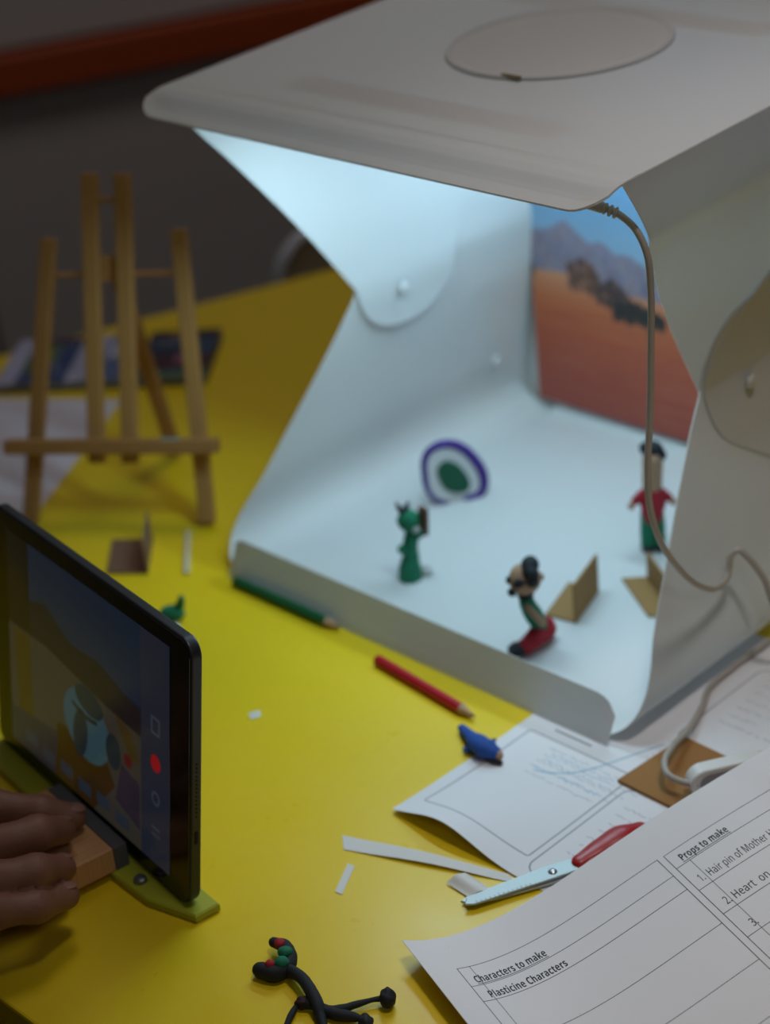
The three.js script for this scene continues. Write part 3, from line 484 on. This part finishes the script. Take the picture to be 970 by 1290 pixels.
{
  const o = pix(402, 1270), t = thing('plasticine_creature', 'black plasticine creature with long thin limbs and a curled red and green head', 'figure', o), P = (x, y, h) => pix(x, y, h).sub(o);
  mesh('neck', limb([P(364, 1222, .005), P(380, 1232, .008), P(393, 1251, .008), P(401, 1268, .006), P(404, 1280, .004), P(408, 1294, .003)], [0.0036, 0.0034, 0.0036, 0.0036, 0.0030, 0.0024], 12, 0.06), BLACK, t);
  mesh('head', limb([P(345, 1187, .007), P(358, 1192, .007), P(365, 1204, .006), P(362, 1218, .005), P(348, 1226, .005), P(328, 1222, .005)], [0.0030, 0.0040, 0.0042, 0.0044, 0.0050, 0.0046], 12, 0.06), BLACK, t);
  mesh('red_spot', ball(P(352, 1188, .0105), 0.0030, 0.0024, 0.0034), RED, t); mesh('red_spot', ball(P(340, 1215, .0090), 0.0030, 0.0026, 0.0028), RED, t);
  mesh('green_spot', ball(P(359, 1199, .0100), 0.0042, 0.0030, 0.0036), GREEN, t); mesh('green_spot', ball(P(355, 1212, .0095), 0.0040, 0.0032, 0.0036), GREEN, t);
  for (const [pts, rr] of [[[[404, 1271, .004], [425, 1272, .004], [447, 1266, .004], [468, 1260, .004], [480, 1258, .004]], [0.0024, 0.0026, 0.0020, 0.0014, 0.0016]], [[[404, 1271, .004], [425, 1278, .004], [445, 1281, .004], [456, 1284, .004]], [0.0034, 0.0034, 0.0028, 0.0018]], [[[402, 1268, .004], [385, 1264, .004], [374, 1268, .003], [366, 1280, .003], [360, 1294, .002]], [0.0026, 0.0032, 0.0016, 0.0018, 0.0016]]]) mesh('limb', limb(pts.map((q) => P(...q)), rr, 10, 0.1), BLACK, t);
  mesh('foot', ball(P(488, 1257, .0055), 0.0046, 0.0050, 0.0058, 0.2), BLACK, t); mesh('foot', ball(P(461, 1288, .0045), 0.0042, 0.0040, 0.0052, 0.2), BLACK, t); mesh('foot', ball(P(382, 1263, .004), 0.0046, 0.0036, 0.0036, 0.2), clay(lin(0.03, 0.006, 0.008)), t);
}
{
  const o = pix(217, 775), t = thing('plasticine_lump', 'small green plasticine lump with an upright stub beside the tablet', 'plasticine', o), P = (x, y, h) => pix(x, y, h).sub(o);
  mesh('lump', ball(P(217, 772, .006), 0.0092, 0.0058, 0.0070, 0.15), GREEN, t);
  mesh('stub', limb([P(224, 769, .007), P(227, 761, .013), P(228, 754, .019)], [0.0044, 0.0032, 0.0026], 10, 0.1), GREEN, t);
}
// ---------------------------------------------------------------- paper scraps
const scrapM = std(lin(0.74, 0.73, 0.70), 0.8);
function scrap(name, label, quad, wave = 0, group) {        // four corners as pixels with heights
  const c = quad.map(([x, y, h = 0]) => pix(x, y, h + 0.0004)), o = c[0].clone().lerp(c[2], 0.5); o.y = T;
  single(name, label, 'paper scrap', sheet((a, b) => { const p = c[0].clone().lerp(c[1], a).lerp(c[3].clone().lerp(c[2], a), b).sub(o); p.y += wave * Math.sin(Math.PI * a) ** 2; return p; }, 20, 3, 0.0003), scrapM, o, 0, group);
}
scrap('paper_strip', 'long narrow white paper strip lying toward the scissors', [[431, 1052], [640, 1101], [652, 1113], [433, 1070]], 0.002);
scrap('paper_scrap', 'squarish white paper scrap by the tip of the scissors', [[562, 1112, .001], [586, 1099, .004], [622, 1122, .001], [590, 1130, .0005]], 0.002);
scrap('paper_scrap', 'tiny slanting white paper sliver on bare yellow table below the long strip', [[438, 1088], [447, 1091], [431, 1127], [422, 1123]]);
scrap('paper_scrap', 'tiny white paper chip lying between the tablet and the red pencil', [[313, 899], [327, 895], [329, 902], [316, 906]]);
scrap('paper_scrap', 'tiny white paper chip beside the green plasticine lump', [[213, 789], [223, 784], [229, 793], [219, 798]]);
{ const a = pix(237, 669, .002), b = pix(235, 722, .002), o = a.clone().lerp(b, 0.5); o.y = T; const A = a.sub(o), B = b.sub(o); single('white_stick', 'thin pale stick lying on the yellow table beside the light box', 'stick', bar(A, B, 0.0042, 0.0022, V(1, 0, 0), 0.0008), std(lin(0.62, 0.58, 0.42), 0.7), o); }
foldedCard('dark brown folded cardboard piece with an upright flap standing near the easel', pix(134, 722, .001), pix(184, 722, .001), pix(190, 680, .001), 0.026, std(lin(0.20, 0.11, 0.065), 0.85), 0.0002);

// ---------------------------------------------------------------- easel
{
  const Fl = pix(40, 660), Fr = pix(262, 662), e = Fr.clone().sub(Fl).normalize(), nb = V(e.z, 0, -e.x), be = 20 * Math.PI / 180, up = V(0, Math.cos(be), 0).addScaledVector(nb, Math.sin(be));
  const t = thing('table_easel', 'small wooden table easel with three legs and a shelf bar', 'easel', Fl), E = (s, q, d = 0) => V(0, 0.003, 0).addScaledVector(e, s).addScaledVector(up, q).addScaledVector(nb, d);
  const pine = std(0xffffff, 0.6, { map: woodTexture('#b98c52', '#7a5426') }), pine2 = std(0xffffff, 0.6, { map: woodTexture('#a87a46', '#6b4a22') });  // second pine is darker, carrying the left leg's shade in its colour
  mesh('front_leg', bar(E(0, 0), E(0.027, 0.226), 0.0125, 0.009, e, 0.0012), pine2, t);
  mesh('front_leg', bar(E(0.149, 0), E(0.134, 0.231), 0.0125, 0.009, e, 0.0012), pine, t);
  mesh('mast', bar(E(0.060, 0.049, -0.004), E(0.0645, 0.277, -0.004), 0.0130, 0.009, e, 0.0012), pine, t);
  mesh('mast', bar(E(0.088, 0.049, -0.004), E(0.0915, 0.276, -0.004), 0.0130, 0.009, e, 0.0012), pine, t);
  mesh('shelf_bar', bar(E(-0.013, 0.066, -0.013), E(0.163, 0.067, -0.013), 0.0115, 0.016, up, 0.0015), pine2, t);
  mesh('hinge_block', bar(E(0.070, 0.200, 0.004), E(0.083, 0.200, 0.004), 0.020, 0.012, up, 0.001), pine, t);
  for (const [a, b] of [[E(0.024, 0.197), E(0.137, 0.197)], [E(0.064, 0.256, -0.004), E(0.091, 0.256, -0.004)]]) mesh('dowel', limb([a, b], [0.0024, 0.0024], 10), pine2, t);
  const foot = pix(221, 575).sub(Fl).add(V(0, 0.005, 0)); mesh('back_leg', bar(E(0.0765, 0.200, 0.012), foot, 0.0115, 0.009, e, 0.0012), pine2, t);
  mesh('sticker', bar(E(0.117, 0.0725, -0.0135), E(0.133, 0.0725, -0.0135), 0.0006, 0.012, up, 0.0002), std(lin(0.12, 0.38, 0.42), 0.6), t, 'pale blue sticker on the shelf bar');
}
// ---------------------------------------------------------------- sheet and books behind the easel
{
  const c1 = pix(153, 505), c2 = pix(52, 640), d1 = c2.clone().sub(c1).setY(0).normalize(), d2 = V(-d1.z, 0, d1.x); if (d2.x > 0) d2.negate();
  const tex = paint(512, 724, (c, w, h) => { c.fillStyle = '#d9d6e2'; c.fillRect(0, 0, w, h); c.globalAlpha = 0.4; for (let i = 0; i < 26; i++) { c.fillStyle = '#8e8ea6'; let x = 50; const y = 60 + i * 24; while (x < w - 60) { const l = 12 + 40 * rnd(); c.fillRect(x, y, l, 5); x += l + 9; if (rnd() < 0.08) break; } } });
  const o = c1.clone(); o.y = T;
  single('printed_sheet', 'pale sheet with faint lines of print lying under the easel', 'paper', sheet((a, b) => V(0, 0.0004 + 0.0015 * Math.sin(3 * a) * b, 0).addScaledVector(d2, 0.21 * (1 - a)).addScaledVector(d1, 0.297 * (1 - b)), 12, 14, 0.0003), std(0xffffff, 0.8, { map: tex }), o);
}
function book(label, a, b, depth, thick, lift, draw) {
  const A = pix(...a), B = pix(...b), d = B.clone().sub(A), w = d.length(), t = thing('magazine', label, 'book', V(A.x, T + lift, A.z), Math.atan2(-d.z, d.x), 'books behind the easel');
  const cover = std(0xffffff, 0.45, { map: paint(512, 384, draw) }), edge = std(lin(0.30, 0.32, 0.38), 0.8);
  mesh('pages', box(w - 0.003, thick - 0.002, depth - 0.003, 0.0006, V(w / 2, thick / 2, -depth / 2)), edge, t);
  mesh('front_cover', sheet((p, q) => V(w * p, thick - 0.0004, -depth * q), 4, 4, 0.0008), cover, t);
  mesh('back_cover', sheet((p, q) => V(w * p, 0.0005, -depth * q), 4, 4, 0.0008), std(lin(0.05, 0.06, 0.09), 0.5), t);
  mesh('spine', box(0.0012, thick, depth, 0.0004, V(0.0004, thick / 2, -depth / 2)), std(lin(0.10, 0.11, 0.16), 0.5), t);
}
const patch = (c, list) => { for (const [x, y, w, h, col] of list) { c.fillStyle = col; c.fillRect(x, y, w, h); } };
book('magazine with a blue, green and white patterned cover behind the left leg of the easel', [-6, 497], [152, 489], 0.105, 0.009, 0.0002, (c, w, h) => {
  patch(c, [[0, 0, w, h, '#3c4f7c'], [0, 0, 80, h, '#aeb0cc'], [85, 60, 120, 220, '#4d6b3c'], [110, 130, 70, 70, '#8c9a3e'], [90, 0, 200, 50, '#4a2c3a'], [200, 90, 80, 240, '#2d4678'], [285, 0, 120, h, '#b9bad4'], [405, 0, 107, h, '#5a6f9c'], [420, 40, 70, 150, '#c3c5da']]);
  for (let i = 0; i < 90; i++) { c.fillStyle = ['#202a48', '#7c86b0', '#d3d4e4', '#33507e'][i % 4]; c.globalAlpha = 0.6; c.fillRect(80 + rnd() * 420, rnd() * h, 6 + 22 * rnd(), 5 + 14 * rnd()); } c.globalAlpha = 1;
  c.fillStyle = '#3a3f60'; for (let y = 8; y < h; y += 18) for (let x = 292; x < 400; x += 16) c.fillRect(x + (y % 36 ? 6 : 0), y, 7, 5);
});
book('magazine with a dark navy and maroon cover behind the right leg of the easel', [168, 489], [260, 484], 0.110, 0.009, 0.0002, (c, w, h) => {
  patch(c, [[0, 0, w, h, '#20304e'], [0, 0, w, 60, '#35222a'], [60, 70, 200, 60, '#4b5a76'], [150, 20, 160, 30, '#9a7a3a'], [0, 210, w, 110, '#43202c'], [250, 210, 110, 60, '#a2627e'], [0, 330, w, 54, '#4a6f62'], [380, 60, 110, 150, '#2c4a68']]);
  for (let i = 0; i < 60; i++) { c.fillStyle = ['#151c30', '#5d6d90', '#6a3040', '#7c7040'][i % 4]; c.globalAlpha = 0.5; c.fillRect(rnd() * w, rnd() * h, 8 + 30 * rnd(), 5 + 18 * rnd()); } c.globalAlpha = 1;
});

// ---------------------------------------------------------------- tablet and its stand
const tE = V(0.56281, 0, 0.82659), tZ = V(-0.82659, 0, 0.56281), tB = V(-0.13317, T, -0.88430), tTurn = Math.atan2(-tE.z, tE.x);
{
  const TW = 0.240, TH = 0.1695, TT = 0.0075, o = tB.clone().addScaledVector(tE, -TW / 2 - 0.003); o.y = T + 0.0075;
  const t = thing('tablet', 'black tablet standing upright with a camera view on its dim screen', 'tablet', o); t.rotation.set(0, 0, 0);
  t.quaternion.setFromRotationMatrix(new THREE.Matrix4().makeBasis(tE, V(0, 1, 0), tZ)).multiply(new THREE.Quaternion().setFromAxisAngle(V(1, 0, 0), -9.5 * Math.PI / 180));
  const rr = (w, h, r) => { const s = new THREE.Shape(); s.moveTo(-w / 2 + r, 0); s.lineTo(w / 2 - r, 0); s.absarc(w / 2 - r, r, r, -Math.PI / 2, 0); s.lineTo(w / 2, h - r); s.absarc(w / 2 - r, h - r, r, 0, Math.PI / 2); s.lineTo(-w / 2 + r, h); s.absarc(-w / 2 + r, h - r, r, Math.PI / 2, Math.PI); s.lineTo(-w / 2, r); s.absarc(-w / 2 + r, r, r, Math.PI, Math.PI * 1.5); return s; };
  const alu = std(lin(0.045, 0.048, 0.055), 0.38, { metalness: 0.5 });
  mesh('case', new THREE.ExtrudeGeometry(rr(TW - 0.003, TH - 0.003, 0.0095), { depth: TT - 0.003, bevelEnabled: true, bevelSize: 0.0015, bevelThickness: 0.0015, bevelSegments: 3, curveSegments: 10 }).translate(0, 0.0015, -TT + 0.0015), alu, t);
  mesh('bezel', new THREE.ExtrudeGeometry(rr(TW - 0.0024, TH - 0.0024, 0.0095), { depth: 0.0005, bevelEnabled: false, curveSegments: 10 }).translate(0, 0.0012, 0.0001), std(lin(0.006, 0.006, 0.008), 0.18), t);
  const SW = 0.197, SH = 0.148, tex = paint(224, 168, (c, w, h) => {
    c.scale(w / 1024, h / 768); w = 1024; h = 768;
    // the view from the tablet: dark sky and rocks above, pale floor, a blue-grey round shape, controls at the right
    patch(c, [[0, 0, w, h, '#141b28'], [0, 0, 170, h, '#101014'], [150, 0, 710, 270, '#18263a'], [860, 0, 164, h, '#252a38']]);
    const poly = (col, pts) => { c.fillStyle = col; c.beginPath(); pts.forEach(([x, y], i) => i ? c.lineTo(x, y) : c.moveTo(x, y)); c.fill(); };
    poly('#1d1a1d', [[150, 200], [260, 170], [420, 240], [600, 230], [860, 290], [860, 380], [150, 330]]);
    poly('#1b1412', [[0, 150], [60, 100], [150, 160], [150, 330], [0, 330]]);
    poly('#3b3730', [[0, 330], [260, 320], [640, 360], [860, 370], [860, h], [0, h]]);
    poly('#3f3518', [[30, 340], [150, 330], [160, 620], [60, 640]]);
    poly('#34240f', [[330, 560], [620, 520], [700, 620], [560, 768], [260, 768]]);
    poly('#26262e', [[0, 640], [330, 600], [300, 768], [0, 768]]);
    c.fillStyle = '#33505a'; c.beginPath(); c.ellipse(520, 490, 150, 120, 0.1, 0, 7); c.fill();
    c.fillStyle = '#16262e'; c.beginPath(); c.ellipse(540, 395, 90, 46, 0.1, 0, 7); c.fill(); c.beginPath(); c.ellipse(690, 500, 46, 60, 0, 0, 7); c.fill(); c.beginPath(); c.ellipse(480, 530, 46, 88, 0.15, 0, 7); c.fill();
    c.strokeStyle = '#0d161c'; c.lineWidth = 12; c.beginPath(); c.moveTo(430, 440); c.quadraticCurveTo(520, 470, 590, 450); c.stroke();
    poly('#40331a', [[700, 360], [800, 380], [850, 470], [790, 480]]); c.fillStyle = '#52161c'; c.beginPath(); c.ellipse(780, 490, 26, 22, 0, 0, 7); c.fill();
    poly('#2a2432', [[740, 520], [850, 540], [850, 700], [700, 660]]);
    for (let i = 0; i < 6; i++) { c.fillStyle = '#2c323d'; c.fillRect(100 + i * 120, 690 + (i % 2) * 8, 84, 44); }
    c.fillStyle = '#9c161d'; c.beginPath(); c.ellipse(945, 420, 30, 30, 0, 0, 7); c.fill();
    c.strokeStyle = '#3f4552'; c.lineWidth = 9; c.strokeRect(924, 268, 42, 52); c.beginPath(); c.ellipse(945, 540, 20, 20, 0, 0, 7); c.stroke(); c.fillStyle = '#383e4a'; c.fillRect(920, 640, 50, 10); c.fillRect(920, 664, 50, 10);
  });
  mesh('screen', box(SW, SH, 0.0004, 0.0001, V(0, TH / 2, 0.0008)), std(0x000000, 0.2, { emissive: 0xffffff, emissiveMap: tex, emissiveIntensity: 0.45 }), t, 'dim screen showing the camera view and a red record button');
  const hole = new THREE.CylinderGeometry(0.0006, 0.0006, 0.0004, 8).rotateZ(Math.PI / 2);
  for (let i = 0; i < 14; i++) mesh('speaker_hole', hole.clone().translate(TW / 2 + 0.00005, 0.060 + i * 0.0026, -TT / 2), std(0x050505, 0.8), t);
  mesh('charging_port', box(0.0005, 0.008, 0.0022, 0.0002, V(TW / 2 + 0.00005, 0.046, -TT / 2)), std(0x050505, 0.8), t);
  mesh('rear_camera', new THREE.CylinderGeometry(0.004, 0.004, 0.001, 20).rotateX(Math.PI / 2).translate(0.105, TH - 0.014, -TT - 0.0004), std(0x08090b, 0.2), t);
}
{
  const t = thing('tablet_stand', 'yellow-green tablet stand with a pine block bolted to its foot', 'stand', tB.clone(), tTurn);
  const lime = std(lin(0.40, 0.42, 0.03), 0.45);
  mesh('foot_plate', slab([[0.003, -0.016], [0.003, 0.0005], [-0.030, 0.0135], [-0.066, 0.0165], [-0.215, 0.0165], [-0.243, 0.0045], [-0.243, -0.016]], 0.0060, 0.001), lime, t);
  mesh('rear_ledge', box(0.222, 0.010, 0.004, 0.001, V(-0.128, 0.012, -0.0140)), lime, t);
  const pine = std(0xffffff, 0.6, { map: (() => { const x = woodTexture('#cf9d6c', '#8d5f35', 40); return x; })() });
  mesh('wooden_block', box(0.082, 0.0168, 0.074, 0.0012, V(-0.106, 0.0144, 0.0500)), pine, t, 'pale pine block under the hand');
  mesh('felt_strip', box(0.082, 0.0166, 0.009, 0.0008, V(-0.106, 0.0143, 0.0084)), std(lin(0.10, 0.10, 0.11), 0.9), t, 'dark grey strip between block and tablet');
  mesh('bolt', new THREE.LatheGeometry([[0.0001, 0.0032], [0.0030, 0.0030], [0.0040, 0.0020], [0.0042, 0], [0.0001, 0]].map(([x, y]) => new THREE.Vector2(x, y)), 20).translate(-0.047, 0.006, 0.0075), std(0x8c949c, 0.35, { metalness: 0.8 }), t);
}
// ---------------------------------------------------------------- the person whose hand holds the block
function isoMesh(sdf, c, half, res) {
  const mc = new MarchingCubes(res, new THREE.MeshStandardMaterial(), false, false, 400000), n = mc.size, hs = n / 2;
  for (let k = 0; k < n; k++) for (let j = 0; j < n; j++) for (let i = 0; i < n; i++) mc.field[i + j * n + k * n * n] = -sdf(c.x + (i - hs) / hs * half.x, c.y + (j - hs) / hs * half.y, c.z + (k - hs) / hs * half.z);
  mc.isolation = 0; mc.update();
  const p = new Float32Array(mc.positionArray.slice(0, mc.count * 3));
  for (let i = 0; i < mc.count; i++) { p[3 * i] = c.x + p[3 * i] * half.x; p[3 * i + 1] = c.y + p[3 * i + 1] * half.y; p[3 * i + 2] = c.z + p[3 * i + 2] * half.z; }
  let g = new THREE.BufferGeometry(); g.setAttribute('position', new THREE.BufferAttribute(p, 3)); g = mergeVertices(g, 1e-5); g.computeVertexNormals();
  g.setAttribute('uv', new THREE.Float32BufferAttribute(new Float32Array(g.attributes.position.count * 2), 2)); return g;
}
const smin = (a, b, k) => { const h = Math.max(0, k - Math.abs(a - b)) / k; return Math.min(a, b) - h * h * k / 4; };
function capsule(a, b, ra, rb) {
  const dx = b.x - a.x, dy = b.y - a.y, dz = b.z - a.z, dd = dx * dx + dy * dy + dz * dz || 1e-9;
  return (x, y, z) => { const px = x - a.x, py = y - a.y, pz = z - a.z, t = Math.max(0, Math.min(1, (px * dx + py * dy + pz * dz) / dd)); return Math.hypot(px - t * dx, py - t * dy, pz - t * dz) - (ra + (rb - ra) * t); };
}
const chain = (pts, rads, k) => { const cs = pts.slice(1).map((p, i) => capsule(pts[i], p, rads[i], rads[i + 1])); return (x, y, z) => { let d = cs[0](x, y, z); for (let i = 1; i < cs.length; i++) d = smin(d, cs[i](x, y, z), k); return d; }; };
{
  const C = V(-0.60, 0, -0.86), f = tZ.clone().negate(), e = tE, at = (r, y, fw) => C.clone().addScaledVector(e, r).addScaledVector(f, fw).setY(y);
  const t = thing('person', 'person with one hand resting on the pine block of the tablet stand', 'person', C.clone()), inv = (g) => g.translate(-C.x, 0, -C.z);
  const wrist = pix(-262, 1085, 0.050), elbow = V(-0.56, 0.95, -0.78), shR = at(0.16, 1.20, -0.02), shL = at(-0.16, 1.20, -0.02);
  // hand: four separate fingers and a thumb rooted in the palm
  const fg = [
    [[[-112, 1004, .042], [-10, 1007, .046], [52, 1014, .041], [92, 1020, .034]], [0.0100, 0.0092, 0.0086, 0.0074]],
    [[[-118, 1048, .046], [-12, 1056, .053], [48, 1040, .050], [78, 1037, .038]], [0.0102, 0.0096, 0.0090, 0.0076]],
    [[[-116, 1096, .045], [-10, 1100, .051], [46, 1089, .048], [78, 1085, .036]], [0.0100, 0.0094, 0.0088, 0.0076]],
    [[[-104, 1142, .040], [-8, 1140, .042], [46, 1133, .036], [84, 1120, .029]], [0.0092, 0.0086, 0.0080, 0.0068]]].map(([p, r]) => [p.map(([x, y, h]) => pix(x, y + 9, h)), r.map((k) => k * 1.1)]);
  const fingers = fg.map(([p, r]) => chain(p, r, 0.005)), thumb = chain([pix(-220, 1030, .044), pix(-140, 984, .034), pix(-70, 972, .026), pix(-22, 984, .020)], [0.014, 0.0125, 0.0105, 0.0085], 0.006);
  const palm = chain([pix(-225, 1060, .048), fg[0][0][0]], [0.016, 0.0125], 0.01), palm2 = fg.map(([p], i) => capsule(wrist.clone().lerp(pix(-225, 1085, .048), 0.6), p[0], 0.017, 0.0125));
  const arm = capsule(wrist, elbow, 0.023, 0.036);
  const handF = (x, y, z) => { let fd = 1e9; for (const q of fingers) fd = Math.min(fd, q(x, y, z)); let p = palm(x, y, z); for (const q of palm2) p = smin(p, q(x, y, z), 0.012); p = smin(p, thumb(x, y, z), 0.010); return smin(smin(fd, p, 0.007), arm(x, y, z), 0.02); };
  const hc = pix(-95, 1075, 0.045), handHalf = V(0.145, 0.075, 0.11);
  const hand = isoMesh(handF, hc, handHalf, 92);
  const headC = at(0, 1.40, 0.06), nose = at(0, 1.385, 0.165);
  const head = isoMesh((x, y, z) => {
    const q = V(x, y, z).sub(headC), s = q.dot(e), d = q.dot(f); let r = (Math.hypot(s / 0.072, q.y / 0.105, d / 0.092) - 1) * 0.075;
    r = smin(r, Math.hypot(s / 0.8, q.y + 0.070, d - 0.045) - 0.036, 0.04);
    r = smin(r, capsule(at(0, 1.405, 0.145), nose, 0.006, 0.012)(x, y, z), 0.012);
    for (const k of [-1, 1]) { r = smin(r, Math.hypot((s - k * 0.074) / 0.5, (q.y + 0.005) / 1.4, d + 0.002) - 0.016, 0.006); r = Math.max(r, -(Math.hypot(s - k * 0.030, q.y - 0.004, d - 0.094) - 0.012)); }
    r = smin(r, capsule(at(-0.018, 1.342, 0.140), at(0.018, 1.342, 0.140), 0.006, 0.006)(x, y, z), 0.006);
    return smin(r, capsule(at(0, 1.20, 0), at(0, 1.34, 0.03), 0.046, 0.042)(x, y, z), 0.03);
  }, V(headC.x, 1.36, headC.z), V(0.15, 0.19, 0.15), 84);
  const skin = std(lin(0.26, 0.12, 0.078), 0.55, { bumpMap: fine, bumpScale: 0.0002 });
  const body = mesh('body', inv(hand), skin, t); mesh('head', inv(head), skin, body);
  for (const [p, r] of fg) {                             // finger nails on top of the last joints
    const a = p[2], b = p[3], d = b.clone().sub(a).normalize(), w = d.clone().cross(V(0, 1, 0)).normalize(), u = w.clone().cross(d), rt = r[3];
    const g = ball(V(0, 0, 0), 0.0046, 0.0010, 0.0050, 0).applyMatrix4(new THREE.Matrix4().makeBasis(w.clone().negate(), u, d).setPosition(b.clone().addScaledVector(u, rt * 0.90).addScaledVector(d, 0.001)));
    mesh('fingernail', inv(g), std(lin(0.32, 0.16, 0.125), 0.45), body);
  }
  const bone = [chain([at(0, 1.19, 0), at(0, 1.0, -0.02), at(0, 0.78, -0.02)], [0.10, 0.105, 0.11], 0.06), capsule(shL, shR, 0.058, 0.058), chain([shR, elbow, elbow.clone().lerp(wrist, 0.72)], [0.056, 0.046, 0.036], 0.03),
    chain([shL, at(-0.24, 0.94, -0.02), at(-0.20, 0.80, 0.14)], [0.056, 0.046, 0.036], 0.03), chain([at(0.08, 0.78, -0.02), at(0.09, 0.42, 0), at(0.09, 0.06, -0.02)], [0.085, 0.062, 0.05], 0.03), chain([at(-0.08, 0.78, -0.02), at(-0.09, 0.42, 0), at(-0.09, 0.06, -0.02)], [0.085, 0.062, 0.05], 0.03)];
  const cut = (lo, hi) => (x, y, z) => { let d = 1e9; for (const b of bone) d = smin(d, b(x, y, z), 0.04); return Math.max(d, lo - y, y - hi); };
  mesh('sweater', inv(isoMesh(cut(0.76, 1.6), V(-0.56, 1.04, -0.84), V(0.34, 0.34, 0.34), 72)), std(lin(0.018, 0.018, 0.022), 0.9), body, 'dark sweater');
  mesh('trousers', inv(isoMesh((x, y, z) => cut(0.02, 0.79)(x, y, z) + 0.004, V(-0.60, 0.41, -0.86), V(0.28, 0.43, 0.28), 64)), std(lin(0.012, 0.013, 0.02), 0.9), body, 'dark trousers');
  mesh('hair', inv(isoMesh((x, y, z) => { const q = V(x, y, z).sub(headC), s = q.dot(e), d = q.dot(f); return Math.max((Math.hypot(s / 0.082, (q.y - 0.012) / 0.108, (d + 0.012) / 0.098) - 1) * 0.08, -(Math.hypot(s / 1.1, q.y + 0.03, d - 0.09) - 0.085)); }, V(headC.x, 1.41, headC.z), V(0.15, 0.15, 0.15), 64)), std(lin(0.01, 0.008, 0.007), 0.7), body);
  for (const k of [-1, 1]) { mesh('eye', inv(ball(at(k * 0.030, 1.404, 0.146), 0.011, 0.008, 0.011, 0)), std(lin(0.6, 0.6, 0.6), 0.3), body); mesh('shoe', inv(limb([at(k * 0.09, 0.045, -0.05), at(k * 0.09, 0.045, 0.05), at(k * 0.09, 0.035, 0.13)], [0.044, 0.046, 0.034], 14, 0, 0.95)), std(lin(0.02, 0.02, 0.02), 0.6), body); }
}

renderer.render(scene, camera);
